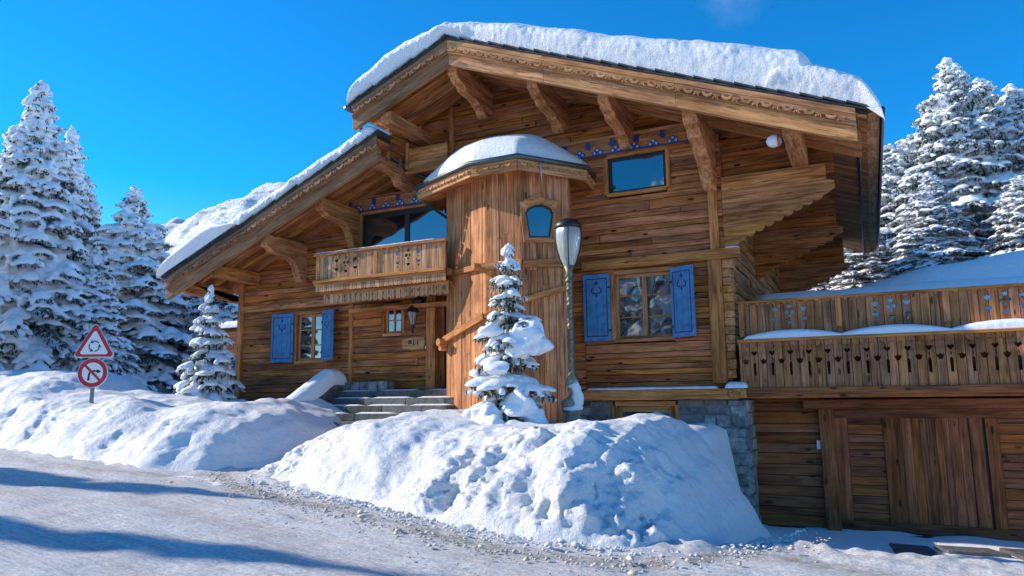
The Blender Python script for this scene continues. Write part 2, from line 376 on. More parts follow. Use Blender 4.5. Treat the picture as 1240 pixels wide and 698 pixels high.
fo=mb.build('stone_foundation',M['stone'],house,bevel=.03)
mb=MB(); mb.box(-6,HB[0],YW-.085,YW+.2,-2.7,-.13); mb.box(HB[0],HB[1],YW-.085,YW+.2,-2.7,HB[2]); mb.box(HB[1],-2.235,YW-.085,YW+.9,-2.7,-.13); mb.build('mortar',M['mortar'],fo)
# ---------------------------------------------------------------- roof
def slopebox(mb,xa,xb,zf,dz0,dz1,y0,y1,L=None,split=None,**k):
    xs=[xa]+([split] if split and xa<split<xb else [])+[xb]
    for a,b in zip(xs,xs[1:]):
        L_=(b-a,0,zf(b)-zf(a))
        mb.hexa([(a,y0,zf(a)+dz0),(b,y0,zf(b)+dz0),(b,y1,zf(b)+dz0),(a,y1,zf(a)+dz0),(a,y0,zf(a)+dz1),(b,y0,zf(b)+dz1),(b,y1,zf(b)+dz1),(a,y1,zf(a)+dz1)],L_,**k)
AP=-7.95
roofs=[]
for nm,xa,xb,zf,y0,spl in [('roof',-10.6,.28,ZU,YV,AP),('roof',-17.0,-10.0,ZL,YV+.2,None)]:
    mb=MB(); slopebox(mb,xa,xb,zf,-.1,-.005,y0+.03,26.7,split=spl); r=mb.build(nm,M['dark'],house); roofs.append(r)
    tag(r,'steep main gable roof' if spl else 'lower side roof sweeping down to the left')
    # soffit boards running down the slope
    mb=MB(); y=y0+.06
    while y<26.6:
        w_=random.uniform(.15,.2); 
        for a,b in ([(xa+.02,AP),(AP,xb-.02)] if spl else [(xa+.02,xb)]):
            q=a
            while q<b-.01:
                e=min(b,q+random.uniform(2,4)); dd=random.uniform(0,.008)
                slopebox(mb,q+.002,e-.002,zf,-.15-dd,-.102,y+.004,y+w_-.004); q=e
        y+=w_
    mb.build('soffit',M['soffit'],r)
    mb=MB()
    for yy in (y0+.62,y0+1.15,y0+1.7): slopebox(mb,xa+.15,xb-.12,zf,-.36,-.158,yy,yy+.12,split=spl)
    mb.build('rafter',M['beam'],r,bevel=.01)
    # verge boards
    for a,b,mt,lab in ([(xa,AP,'vergegrey','grey weathered carved verge board, left slope'),(AP,.10,'verge','honey coloured carved verge board, right slope')] if spl else [(xa,xb,'vergegrey','grey weathered carved verge board of the lower roof')]):
        mb=MB(); q=a
        while q<b-.01:
            e=min(b,q+random.uniform(2.2,3.4)); e=b if b-e<1 else e
            slopebox(mb,q+.002,e-.002,zf,-.30,-.03,y0,y0+.05); slopebox(mb,q+.002,e-.002,zf,-.60,-.31,y0+.07,y0+.2); 
            slopebox(mb,q+.002,e-.002,zf,-.335,-.30,y0+.03,y0+.2); q=e
        vb=mb.build('verge_board',M[mt],r,bevel=.008); vb['label']=lab
        # carved relief: crescents and fans along the lower edge
        mb=MB(); q=a+.2; L_=Vector((1,0,zf(b)-zf(a) and (zf(b)-zf(a))/(b-a))).normalized(); Up=Vector((-L_.z,0,L_.x))
        while q<b-.25:
            o_=Vector((q,y0-.003,zf(q)-.235))
            cres=[(.1*math.cos(t),.075*math.sin(t)) for t in [math.pi+math.pi*i/8 for i in range(9)]]+[(.06*math.cos(t),.02+.045*math.sin(t)) for t in [2*math.pi-math.pi*i/8 for i in range(9)]]
            mb.prism(cres,o_-Vector((0,.022,0)),L_,Up,.045); mb.prism([(.055*math.cos(t),.012+.04*math.sin(t)) for t in [math.pi+math.pi*i/8 for i in range(9)]],o_-Vector((0,.001,0)),L_,Up,.008,mi=1)  # dark half-discs inside the crescents colour in the recess shade
            for k_ in range(5):
                an=R(-150+30*k_); c_=o_+L_*.17+Up*(-.0); 
                l_=.06+.03*(k_%2); mb.prism([(0,0),(l_*math.cos(an)-.012*math.sin(an),l_*math.sin(an)+.012*math.cos(an)),(l_*1.15*math.cos(an),l_*1.15*math.sin(an)),(l_*math.cos(an)+.012*math.sin(an),l_*math.sin(an)-.012*math.cos(an))],c_-Vector((0,.018,0)),L_,Up,.045)
            q+=.34
        slopebox(mb,a+.02,b-.02,zf,-.145,-.12,y0-.015,y0+.001)
        t=mb.build('carved_trim',[M[mt],M['dark']],r)
    # slates showing at the edge
    mb=MB(); x=xa-.05
    while x<xb+.02:
        w_=.36; e=min(x+w_,xb+.06)
        if spl and x<AP<e: e=AP
        s1,s2=(.0,.03) if (x>=AP and spl) else (.03,.0)
        yj=random.uniform(-.03,.02)
        f=lambda X,d:zf(X)+d
        mb.hexa([(x,y0-.06+yj,f(x,.0+s2)),(e,y0-.06+yj,f(e,.0+s1)),(e,y0+.6,f(e,.0+s1)),(x,y0+.6,f(x,.0+s2)),(x,y0-.06+yj,f(x,.035+s2)),(e,y0-.06+yj,f(e,.035+s1)),(e,y0+.6,f(e,.035+s1)),(x,y0+.6,f(x,.035+s2))])
        x=e+ (0.0001)
    slopebox(mb,xa,xb,zf,-.004,.002,y0+.6,26.8,split=spl); slopebox(mb,xa-.02,xb+.03,zf,-.028,.006,y0-.025,y0+.1,split=spl)
    mb.build('slate_edge',M['slate'],r)
# right eave: shingled fascia, gutter
r=roofs[0]
mb=MB(); y=YV+.05; 
while y<26.6:
    e=min(y+.42,26.65); 
    mb.box(.12,.44,y+.012,e-.012,4.60,4.64,L=(0,1,0)); mb.box(.43,.46,y+.006,e-.006,4.60,4.82,L=(0,0,1)); y=e
mb.box(.10,.43,YV+.05,26.6,4.655,4.70,L=(0,1,0))
mb.build('boxed_eave',M['verge'],r,bevel=.006)
mb=MB(); mb.tube([(.50,YV+.06,4.67),(.50,26.7,4.67)],.045,10); mb.tube([(.09,YV+.05,4.59),(.09,26.6,4.59)],.025,8); mb.build('gutter',M['black'],r,smooth=True)
mb=MB(); mb.tube([(-10.72,YV-.05,6.83),(-10.72,26.6,6.83)],.065,10); mb.tube([(-10.70,YV+.35,6.76),(-10.6,YV+.5,6.2),(-9.98,14.8,5.62),(-9.6,14.93,5.42),(-9.0,14.9,5.25)],.045,10); mb.build('gutter',M['metal'],r,smooth=True)
# purlins / carved corbels
def corbel(x,ztop,steps,w=.24,ytip=13.22,label=None,mt='beam'):
    mb=MB(); poly=[(15.02,0),(ytip,0)]+steps+[(15.02,steps[-1][1])]
    mb.prism([(a,b) for a,b in poly],(x-w/2,0,ztop),(0,1,0),(0,0,1),w,L=(0,1,0)); 
    return mb.build('corbel_beam',M[mt],house,bevel=.018)
BIG=[(13.22,-.22),(13.25,-.27),(13.33,-.30),(13.38,-.37),(13.46,-.40),(13.58,-.41),(13.64,-.46),(13.68,-.50),(13.80,-.52),(14.1,-.53),(14.24,-.56),(14.32,-.62),(14.42,-.64),(14.50,-.68),(14.56,-.76),(14.62,-.80),(14.70,-.82),(14.72,-.70),(14.85,-.66),(14.95,-.64)]
for x,dz in [(-7.95,.06),(-5.98,0),(-4.42,0)]: corbel(x,ZU(x)-.44-dz,BIG)
corbel(-2.72,ZU(-2.72)-.44,[(13.22,-.22),(13.3,-.36),(13.5,-.4),(13.62,-.54),(14.0,-.6),(14.15,-.74),(14.35,-.8),(14.5,-.95),(14.62,-1.12),(14.75,-1.2),(14.85,-1.26),(15,-1.28)],w=.27)
SM=[(13.22,-.22),(13.3,-.28),(15,-.30)]
corbel(-.95,ZU(-.95)-.30,[(13.22,-.34),(13.4,-.40),(13.7,-.42),(14.6,-.44)],w=.30)
corbel(-9.75,ZU(-9.75)-.60,SM,w=.3)
MED=[(13.5,-.26),(13.56,-.32),(13.66,-.34),(13.74,-.42),(13.9,-.44),(14.3,-.46),(14.5,-.55),(14.62,-.66),(14.70,-.85),(14.76,-1.0),(14.84,-1.08),(15,-1.1)]
for x in (-10.2,): corbel(x,ZL(x)-.36,[(13.5,-.24),(14.2,-.3),(14.4,-.5),(15,-.55)],w=.26,ytip=13.5)
for x in (-11.95,-13.75): corbel(x,ZL(x)-.42,MED,w=.24,ytip=13.5)
corbel(-15.5,ZL(-15.5)-.36,[(13.5,-.26),(13.6,-.3),(15,-.34)],w=.26,ytip=13.5); corbel(-16.5,ZL(-16.5)-.36,[(13.5,-.26),(13.6,-.3),(17,-.34)],w=.26,ytip=13.5)
# console panels carrying the right eave
def scal(p,q,n,amp):
    out=[]
    for i in range(n):
        a=Vector(p)+(Vector(q)-Vector(p))*i/n; b=Vector(p)+(Vector(q)-Vector(p))*(i+1)/n; out.append(tuple(a)); 
        for t in (.25,.5,.75):
            c=a.lerp(b,t); out.append((c.x+amp*.4*math.sin(math.pi*t),c.y-amp*math.sin(math.pi*t)))
    return out
for i,(yy,top) in enumerate([(YW-.02,4.45),(19.4,ZU(-.5)-.16),(25.2,ZU(-.5)-.16)]):
    tl=top if i==0 else ZU(-2.5)-.16
    sc_=scal((-.58,3.83),(-2.25,3.08),9,.05)
    rows=[]; mb=MB(); zz=2.9
    # split in boards: clip polygon by rows
    full=[(-2.5,tl),(-.5,top),(-.5,4.12),(-.36,4.08),(-.36,3.95),(-.5,3.86)]+sc_+[(-2.25,3.0),(-2.5,2.9)]
    def clip(poly,zc,keep):
        out=[]
        for (a,b),(c,d) in zip(poly,poly[1:]+poly[:1]):
            ia=(b-zc)*keep>=0; ic=(d-zc)*keep>=0
            if ia: out.append((a,b))
            if ia!=ic: t=(zc-b)/(d-b); out.append((a+(c-a)*t,zc))
        return out
    while zz<max(tl,top):
        h_=random.uniform(.2,.3); pl=clip(clip(full,zz+.003,1),zz+h_-.003,-1)
        if len(pl)>2: mb.prism(pl,(0,yy+.08+random.uniform(-.008,.008),0),(1,0,0),(0,0,1),.08,L=(1,0,0))
        zz+=h_
    mb.build('console_panel',M['beam'] if i==0 else M['wall'],house)
mb=MB(); planks(mb,-2.5,-.35,4.3,5.7,15.2,topf=lambda x:ZU(x)-.16); mb.build('gable_return',M['wall'],house)
mb=MB(); mb.box(-9.95,-9.87,14.3,14.38,5.5,6.25,L=(0,0,1)); mb.box(-9.95,-8.7,14.3,14.42,5.45,5.57)
for i in range(3): mb.box(-9.86,-8.75,14.33,14.37,5.58+i*.17,5.745+i*.17)
mb.build('eave_boarding',M['beam'],house,bevel=.01)
# painted friezes
def flower(mb,x,y,z,s,mi1,mi2):
    for k_,(dx,dz) in enumerate([(-.055,0),(.055,0),(0,.05)]):
        c=[(dx*s*1.+.045*s*math.cos(t),dz*s+.045*s*math.sin(t)) for t in [2*math.pi*i/10 for i in range(10)]]
        mb.prism(c,(x,y,z),(1,0,0),(0,0,1),.012+.001*k_,mi=mi1)
        c=[(dx*s+.026*s*math.cos(t),dz*s+.026*s*math.sin(t)) for t in [2*math.pi*i/8 for i in range(8)]]
        mb.prism(c,(x,y-.012,z),(1,0,0),(0,0,1),.008+.001*k_,mi=mi2)
def frieze(x0,x1,z0a,z1a,y,nf,nb,slope=0):
    mb=MB(); mb.box(x0,x1,y,y+.08,z0a,z1a); mb.box(x0-.03,x1+.03,y-.05,y+.05,z1a,z1a+.06)
    mb.box(x0,x1,y-.012,y,z0a-.02,z0a+.012,mi=1)
    n_=int((x1-x0)/.09); zm=(z1a*.7+z0a*.3)
    for i in range(n_):
        x=x0+.04+i*(x1-x0-.08)/n_; mb.bar((x,y-.01,zm-.03),(x+.06,y-.01,zm+.03),.025,.03,upv=(0,1,0))
    for i in range(nb):
        x=x0+(x1-x0)*(i+.5)/nb; mb.hexa([(x-.07,y-.03,zm-.05),(x+.03,y-.03,zm-.1),(x+.03,y-.001,zm-.1),(x-.07,y-.001,zm-.05),(x-.05,y-.03,zm+.1),(x+.06,y-.03,zm+.06),(x+.06,y-.001,zm+.06),(x-.05,y-.001,zm+.1)],mi=1)
    for i in range(nf): flower(mb,x0+(x1-x0)*(i+.5)/nf,y-.001,z0a+.05,1.25,1,2)
    return mb.build('painted_frieze',[M['frieze'],M['darkblue'],M['paleblue']],house)
frieze(-6.2,-2.8,5.33,5.66,YW-.11,8,6); frieze(-12.45,-9.4,4.86,5.16,YW-.11,7,4)
# windows
def window(rect,nx,ny,fm,y=YW,depth=.1,fw_=.07,cas=.05,label=None,split=True,casing=None,off=(0,0)):
    x0,x1,z0,z1=rect; mb=MB(); c_=casing or .1
    mb.box(x0-.02,x1+.02,y-.035,y+.05,z1,z1+c_); mb.box(x0-.02,x1+.02,y-.07,y+.05,z0-c_*.7,z0); mb.box(x0-c_,x0,y-.03,y+.05,z0-.02,z1+.02,L=(0,0,1)); mb.box(x1,x1+c_,y-.03,y+.05,z0-.02,z1+.02,L=(0,0,1))
    w=mb.build('window',M['beam'],house,bevel=.008)
    if label: w['label']=label
    mb=MB(); yi=y+depth-.05
    mb.box(x0,x0+fw_,yi,yi+.06,z0,z1,L=(0,0,1)); mb.box(x1-fw_,x1,yi,yi+.06,z0,z1,L=(0,0,1)); mb.box(x0+fw_,x1-fw_,yi+.001,yi+.059,z0,z0+fw_); mb.box(x0+fw_,x1-fw_,yi+.001,yi+.059,z1-fw_,z1)
    for i in range(1,nx):
        xx=x0+(x1-x0)*i/nx; ww=cas if split and nx%2==0 and i==nx//2 else .016
        mb.box(xx-ww,xx+ww,yi+.003,yi+.057,z0+fw_,z1-fw_,L=(0,0,1))
    for j in range(1,ny):
        zz=z0+(z1-z0)*j/ny; mb.box(x0+fw_,x1-fw_,yi+.006,yi+.05,zz-.014,zz+.014)
    mb.build('frame',fm,w,bevel=.004)
    mb=MB(); mb.box(x0+.01,x1-.01,yi+.03,yi+.04,z0+.01,z1-.01); mb.build('pane',M['glass'],w)
    mb=MB(); mb.box(x0-.1,x1+.1,y+.5,y+.55,z0-.2,z1+.2); mb.build('dark_room',M['dark'],w)
    return w
window(WIN_R,2,3,M['frieze'],label='casement window between blue shutters on the right'); window(WIN_L,2,3,M['frieze'],label='casement window between blue shutters on the left')
window(WIN_S,2,2,M['frieze'],label='tiny four-pane window beside the entrance',fw_=.06,cas=.02)
window(WIN_UR,1,1,M['darkframe'],label='wide single dark-framed window under the painted frieze',fw_=.07)
window(WIN_UL,2,1,M['darkframe'],label='large sliding window behind the balcony',fw_=.11,cas=.07)
window((-4.9,-3.66,-.95,-.24),1,1,M['frieze'],label='low basement window behind the snow bank',y=YW-.1,fw_=.12)
# shutters
def shutter(hx,z0,z1,w,ang,side,label):
    """hinged at hx; side -1: leaf extends left, +1: right; ang swings it off the wall"""
    mb=MB(); t=.04; H=z1-z0
    mb.box(0,w,-t,0,0,H,L=(0,0,1)); 
    iw=.02; m1=.06; m2=.09
    for a,b,c,d in [(m1,w-m1,m2,m2+iw),(m1,w-m1,H-m2-iw,H-m2),(m1,m1+iw,m2,H-m2),(w-m1-iw,w-m1,m2,H-m2)]: mb.box(a,b,-t-.004,-t+.002,c,d,mi=1)
    cxx=w/2; cz=H-.36; K=1.55
    mb.prism([(0,.12),(.045,.17),(0,.22),(-.045,.17)],(cxx,-t+.002,cz),(1,0,0),(0,0,1),.007,mi=1)
    for s_ in (-1,1):
        pts=[]; 
        for i in range(10):
            a=R(100-230*i/9); pts.append((s_*(.06+.062*math.cos(a)),.0+.075*math.sin(a)))
        for i in range(9,-1,-1):
            a=R(100-230*i/9); pts.append((s_*(.06+.034*math.cos(a)),.0+.044*math.sin(a)))
        mb.prism(pts if s_==1 else pts[::-1],(cxx,-t+.002,cz),(1,0,0),(0,0,1),.007,mi=1)
    mb.prism([(0,-.04),(.03,-.10),(0,-.15),(-.03,-.10)],(cxx,-t+.002,cz),(1,0,0),(0,0,1),.007,mi=1)
    for zz in (.2,H-.25): mb.box(w*.02,w*.98,0,.012,zz-.05,zz+.05,mi=0)
    hx0=w-.015 if side<0 else .015
    for zz in (.22,H-.3): mb.box(hx0-.03,hx0+.03,-t-.012,-t-.001,zz-.025,zz+.025,mi=2); pass
    for k_ in range(1,4): mb.box(w*k_/4-.0025,w*k_/4+.0025,-t-.0022,-t+.001,.01,H-.01,mi=1)
    o=mb.build('shutter',[M['blue'],M['navy'],M['black']],None,bevel=.003)
    o.parent=house; o.matrix_parent_inverse=Matrix.Translation(-WL['chalet'])
    if side<0: o.location=(hx,YW-.04,z0); o.rotation_euler=(0,0,0); 
    else: o.location=(hx,YW-.04,z0)
    if side<0:
        # rotate about its right edge
        o.location=(hx-w*math.cos(ang),YW-.05-w*math.sin(ang),z0); o.rotation_euler=(0,0,ang)
    else: o.rotation_euler=(0,0,-ang); 
    o['label']=label
    return o
shutter(-4.97,1.16,2.62,.60,R(4),-1,'blue shutter left of the right-hand window'); shutter(-3.62,1.16,2.62,.56,R(24),1,'blue shutter right of the right-hand window, half swung out')
shutter(-13.98,.98,2.3,.72,R(5),-1,'blue shutter left of the left-hand window'); shutter(-12.98,.98,2.3,.6,R(22),1,'blue shutter right of the left-hand window, half swung out')
# entrance door
mb=MB(); mb.box(-9.4,-9.22,YW-.02,YW+.3,.18,2.5,L=(0,0,1)); mb.box(-9.22,-8.3,YW+.1,YW+.3,2.36,2.5); mb.box(-8.4,-8.3,YW,YW+.3,.18,2.36)
d=mb.build('entrance_door',M['garage'],house,bevel=.01); d['label']='dark plank entrance door beside the tower'
mb=MB()
for i in range(5): mb.box(-9.2+i*.16,-9.05+i*.16,YW+.22,YW+.27,.2,2.34,L=(0,0,1))
mb.build('door_leaf',M['garage'],d,bevel=.006)
# name plaque with three carved marks, doorbell, wall lantern
mb=MB(); mb.prism([(-.34,-.04),(-.30,-.13),(-.12,-.14),(-.05,-.17),(.1,-.15),(.3,-.13),(.34,-.02),(.33,.13),(.1,.15),(-.2,.13),(-.33,.1)],(-10.1,YW-.02,1.32),(1,0,0),(0,0,1),.03); pq=mb.build('name_plaque',M['verge'],house,bevel=.006)
mb=MB()
for bx in [(-10.24,-10.2,1.3,1.4),(-10.2,-10.15,1.3,1.4),(-10.1,-10.08,1.28,1.4),(-10.1,-10.04,1.28,1.3),(-9.98,-9.955,1.28,1.4)]: mb.box(bx[0],bx[1],YW-.056,YW-.049,bx[2],bx[3])
mb.build('lettering',M['black'],pq)
mb=MB(); mb.box(-9.76,-9.66,YW-.04,YW-.012,1.18,1.24); mb.build('doorbell',M['white'],house,bevel=.005)
lan=MB(); X,Y,Z=-9.98,YW-.26,1.95
lan.lathe([(.01,-.42),(.03,-.36),(.02,-.3),(.07,-.2)],(X,Y,Z),8); lan.lathe([(.16,.12),(.12,.2),(.05,.27),(.02,.33),(.03,.36),(.0,.4)],(X,Y,Z),8)
for i in range(6):
    a=i*math.pi/3; lan.bar((X+.07*math.cos(a),Y+.07*math.sin(a),Z-.2),(X+.14*math.cos(a),Y+.14*math.sin(a),Z+.12),.012,.012)
lan.tube([(X,Y,Z+.38),(X+.1,YW-.15,Z+.5),(X+.22,YW-.06,Z+.42),(X+.25,YW-.02,Z+.1)],.02,6); lan.lathe([(.09,-.1),(.12,0),(.09,.1)],(X+.26,YW-.04,Z+.35),8); lan.lathe([(.0,-.1),(.11,-.05),(.13,.05),(.06,.12)],(X+.14,YW-.16,Z+.36),8)
ln=lan.build('wall_lantern',M['black'],house)
mb=MB(); mb.lathe([(.065,-.19),(.13,.11)],(X,Y,Z),6); mb.build('lantern_glass',M['lampglass'],ln)
# ---------------------------------------------------------------- left balcony
bal=MB(); X0,X1,YB=-12.05,-8.32,13.62
bal.box(X0-.05,X1,YB-.05,15,2.72,2.86,L=(1,0,0)); bal.box(X0,X1,YB+.3,YB+.45,2.45,2.72)
b=bal.build('balcony',M['beam'],house,bevel=.012)
def circ(cx,cz,r,n=10,sx=1): return [(cx+sx*r*math.cos(2*math.pi*i/n),cz+r*math.sin(2*math.pi*i/n)) for i in range(n)]
def tulip(cx,cz,s): return [(cx+a*s,cz+b_*s) for a,b_ in [(-.5,.5),(-.25,.25),(0,.55),(.25,.25),(.5,.5),(.42,0),(.2,-.35),(-.2,-.35),(-.42,0)]]
def heart(cx,cz,s): return [(cx+a*s,cz+b_*s) for a,b_ in [(0,-.5),(.5,.05),(.52,.35),(.28,.5),(0,.28),(-.28,.5),(-.52,.35),(-.5,.05)]]
def dia(cx,cz,w,h): return [(cx,cz-h),(cx+w,cz),(cx,cz+h),(cx-w,cz)]
def motif3(x,z,s=1.):
    out=[]
    for dx in (-.3,.3):
        out+= [tulip(x+dx*s,z+.13*s,.13*s),[(x+dx*s+a*s,z+b_*s) for a,b_ in [(-.07,-.05),(.07,-.05),(.04,-.12),(-.04,-.12)]],dia(x+dx*s,z-.19*s,.02*s,.045*s),dia(x+dx*s,z+.03*s,.016*s,.035*s)]
    out+=[tulip(x,z+.19*s,.10*s),circ(x-.055*s,z+.07*s,.042*s),circ(x+.055*s,z+.07*s,.042*s),dia(x,z-.01*s,.035*s,.04*s),[(x+a*s,z+b_*s) for a,b_ in [(-.06,-.12),(.06,-.12),(.035,-.19),(-.035,-.19)]]]
    return out
zt,zb=3.46,2.86
holes=motif3(-11.15,3.17,.95)+motif3(-9.35,3.17,.95)
pn=cutpanel('railing_panel',[(X0,zb),(X1,zb),(X1,zt),(X0,zt)],holes,YB,.035,M['boardlight'],b)
mb=MB(); mb.box(X0-.07,X1,YB-.07,YB+.07,zt,zt+.07); mb.box(X0-.06,X1,YB-.09,YB+.03,2.79,2.86)
for x in (X0+.05,-10.25,-8.38): mb.box(x-.045,x+.045,YB-.05,YB+.05,zb,zt,L=(0,0,1))
n_=int((X1-X0)/.09)
for i in range(n_):
    x=X0+.02+i*.09; mb.prism([(0,0),(.08,0),(.07,-.03),(.04,-.045),(.01,-.03)],(x,YB-.02,zt),(1,0,0),(0,0,1),.02)
mb.box(X0,X0+.03,YB+.02,15,zb,zt+.05,L=(0,1,0))
mb.build('handrail',M['beam'],b,bevel=.008)
# scalloped valance below
def valance(x0,x1,ztop,zbot,y,w,mat,parent,hole=True,amp=.06):
    out=[(x0,ztop)]; n=int(round((x1-x0)/w)); ww=(x1-x0)/n; pts=[]
    for i in range(n):
        a=x0+i*ww
        pts+= [(a,zbot+amp),(a+ww*.18,zbot+amp*.3),(a+ww*.5,zbot),(a+ww*.82,zbot+amp*.3)]
    out+=pts+[(x1,zbot+amp),(x1,ztop)]
    hl=[dia(x0+(i+.0)*ww,zbot+(ztop-zbot)*.55,ww*.13,(ztop-zbot)*.22) for i in range(1,n)] if hole else []
    return cutpanel('scalloped_valance',out,hl,y,.03,mat,parent)
valance(X0,X1,2.79,2.56,YB-.02,.1,M['boardlight'],b,False,.03)
valance(X0+.15,X1,2.56,2.27,YB+.1,.165,M['boardlight'],b,True)
mb=MB(); mb.box(X0+.1,X1,YB+.08,15,2.50,2.58); mb.box(X0+.12,-8.2,YW-.3,YW-.1,2.16,2.27); mb.build('underbeam',M['beam'],b,bevel=.01)
# ---------------------------------------------------------------- tower
TP=[(-8.7,15.0),(-8.61,14.1),(-7.24,13.45),(-6.37,13.45),(-5.52,14.0),(-5.86,15.0)]
EP=[(-9.3,15.0),(-9.2,13.8),(-7.26,12.85),(-6.17,12.85),(-5.2,14.25),(-5.32,15.0)]
ZE=4.78
tw=MB()
for (a,b2) in zip(TP,TP[1:]):
    a=Vector((*a,0));c=Vector((*b2,0));d_=(c-a);Ln=d_.length;d_=d_/Ln;nn=Vector((d_.y,-d_.x,0)); q=0
    while q<Ln-.005:
        w_=random.uniform(.11,.19); e=min(q+w_,Ln); e=Ln if Ln-e<.06 else e; o_=random.uniform(-.006,.012)
        z0=-1.0
        zs=[z0]+([random.uniform(.5,3.5)] if random.random()<.6 else [])+[ZE+.05]
        for za,zb_ in zip(zs,zs[1:]):
            P=[a+d_*(q+.003)+nn*o_,a+d_*(e-.003)+nn*o_,a+d_*(e-.003)-nn*.05,a+d_*(q+.003)-nn*.05]
            tw.hexa([(*p.xy,za+.002) for p in P]+[(*p.xy,zb_-.002) for p in P],(0,0,1))
        q=e
t=tw.build('tower',M['tower'],house,bevel=.004); t['label']='polygonal stair tower clad in vertical boards'
mb=MB(); n=len(TP); ins=[(x*.985-.1*.985+.0*0-.0,y+.08) for x,y in TP]
cxm=-7.0; ins=[(cxm+(x-cxm)*.95,min(y+.07,15)) for x,y in TP]
mb.add([(x,y,-1) for x,y in ins]+[(x,y,ZE) for x,y in ins],[(i,i+1,n+i+1,n+i) for i in range(n-1)]); mb.build('tower_core',M['dark'],t)
# ring beam and slanting stair rail
mb=MB()
def onface(i,t_,z,off=.05):
    a=Vector((*TP[i],0));c=Vector((*TP[i+1],0));d_=(c-a).normalized();nn=Vector((d_.y,-d_.x,0)); p=a.lerp(c,t_)+nn*off; return (p.x,p.y,z)
mb.bar(onface(1,-.05,2.78),onface(1,1.04,2.76),.1,.13); mb.bar(onface(2,-.08,2.74,.07),onface(2,1.03,2.74,.07),.1,.16); mb.bar(onface(3,0,2.74),onface(3,1,2.74),.1,.16)
mb.tube([onface(1,.94,2.74,.05),onface(1,.94,2.74,.28)],.08,10); mb.tube([onface(1,.02,2.78,.0),onface(1,.02,2.78,.22)],.07,10)
mb.build('ring_beam',M['beam'],t,bevel=.012)
mb=MB(); mb.bar(onface(1,-.03,1.28),onface(1,1.0,1.68),.09,.14); mb.bar(onface(2,0,1.68),onface(2,1.0,1.94),.09,.12); mb.bar(onface(3,0,1.96),onface(3,1,2.25),.09,.12); mb.tube([onface(1,.0,1.22,.0),onface(1,.0,1.22,.24)],.09,10); mb.tube([onface(1,-.03,1.1,.0),onface(1,-.03,1.1,.16)],.07,10)
mb.build('slanting_rail',M['beam'],t,bevel=.012)
# tower window: tapering frame with arched head on facet 3
a=Vector((*TP[3],0));c=Vector((*TP[4],0)); ex=(c-a).normalized(); en=Vector((ex.y,-ex.x,0)); oo=a.lerp(c,.36)+en*.06+Vector((0,0,3.58))
wn=MB(); out=[(-.34,-.40),(.34,-.40),(.42,.44),(.34,.50),(.12,.58),(0,.64),(-.12,.58),(-.34,.50),(-.42,.44)]
inn=[(-.22,-.30),(.22,-.30),(.30,.24),(.24,.34),(.10,.40),(0,.41),(-.10,.40),(-.24,.34),(-.30,.24)]
for i in range(len(out)):
    j=(i+1)%len(out); wn.prism([out[i],out[j],inn[j],inn[i]][::1],oo,ex,(0,0,1),.05,L=(0,0,1) if i in(1,8) else ex)
w=wn.build('window',M['beam'],house,bevel=.005); w['label']='small tapering arched window of the tower'
mb=MB(); mb.prism([(x*.98,z) for x,z in inn],oo-en*.01,ex,(0,0,1),.008); mb.build('pane',M['glass'],w)
mb=MB(); k_=len(inn)
for i in range(k_): mb.bar(oo+ex*inn[i][0]*.93+Vector((0,0,inn[i][1]*.93)),oo+ex*inn[(i+1)%k_][0]*.93+Vector((0,0,inn[(i+1)%k_][1]*.93)),.03,.03,upv=en)
mb.build('frame',M['darkframe'],w)
# tower roof
def tier(sc1,z1,sc2,z2,mat,nm,parent):
    mb=MB(); c_=Vector((-7.1,15.0)); n=len(EP)
    A=[c_+(Vector(p)-c_)*sc1 for p in EP]; B=[c_+(Vector(p)-c_)*sc2 for p in EP]
    P=[(p.x,p.y,z1) for p in A]+[(p.x,p.y,z2) for p in B]; mb.add(P,[(i,i+1,n+i+1,n+i) for i in range(n-1)]); return mb
mb=tier(1.,ZE+.13,.02,ZE+.9,None,None,None); mb.add([(p[0],p[1],ZE+.05) for p in EP]+[(p[0],p[1],ZE+.13) for p in EP],[(i,i+1,len(EP)+i+1,len(EP)+i) for i in range(len(EP)-1)])
tr_=mb.build('tower_roof',M['slate'],house)
mb=MB()
for (a,b2) in zip(EP,EP[1:]):   # carved fascia
    a=Vector((*a,ZE-.08));c=Vector((*b2,ZE-.08)); mb.bar(a,c,.05,.24); d_=(c-a).normalized(); nn=Vector((d_.y,-d_.x,0)); q=.12
    while q<(c-a).length-.1:
        o_=a+d_*q+nn*.026
        cres=[(.07*math.cos(t_),.06*math.sin(t_)) for t_ in [math.pi+math.pi*i/6 for i in range(7)]]+[(.04*math.cos(t_),.015+.03*math.sin(t_)) for t_ in [2*math.pi-math.pi*i/6 for i in range(7)]]
        mb.prism(cres,o_+Vector((0,0,.02))+nn*.018,d_,(0,0,1),.025)
        mb.prism([(.09,.03),(.10,-.05),(.12,.0),(.14,-.06),(.16,0),(.18,-.05),(.19,.03)],o_+nn*.018,d_,(0,0,1),.02); q+=.26
mb.build('carved_fascia',M['verge'],tr_)
mb=MB(); n=len(EP); cc=Vector((-6.9,14.6))   # soffit with flared boards
for i in range(n-1):
    a=Vector(EP[i]);c=Vector(EP[i+1]); a2=Vector(TP[i]);c2=Vector(TP[i+1]); k_=max(2,int((c-a).length/.35))
    for j in range(k_):
        p=a.lerp(c,j/k_);q=a.lerp(c,(j+1)/k_);p2=a2.lerp(c2,j/k_);q2=a2.lerp(c2,(j+1)/k_)
        mb.hexa([(p.x,p.y,ZE-.18),(q.x,q.y,ZE-.18),(q2.x,q2.y,ZE-.02),(p2.x,p2.y,ZE-.02),(p.x,p.y,ZE-.15),(q.x,q.y,ZE-.15),(q2.x,q2.y,ZE+.03),(p2.x,p2.y,ZE+.03)],L=(p2-p).to_3d())
mb.build('soffit',M['soffit'],tr_)
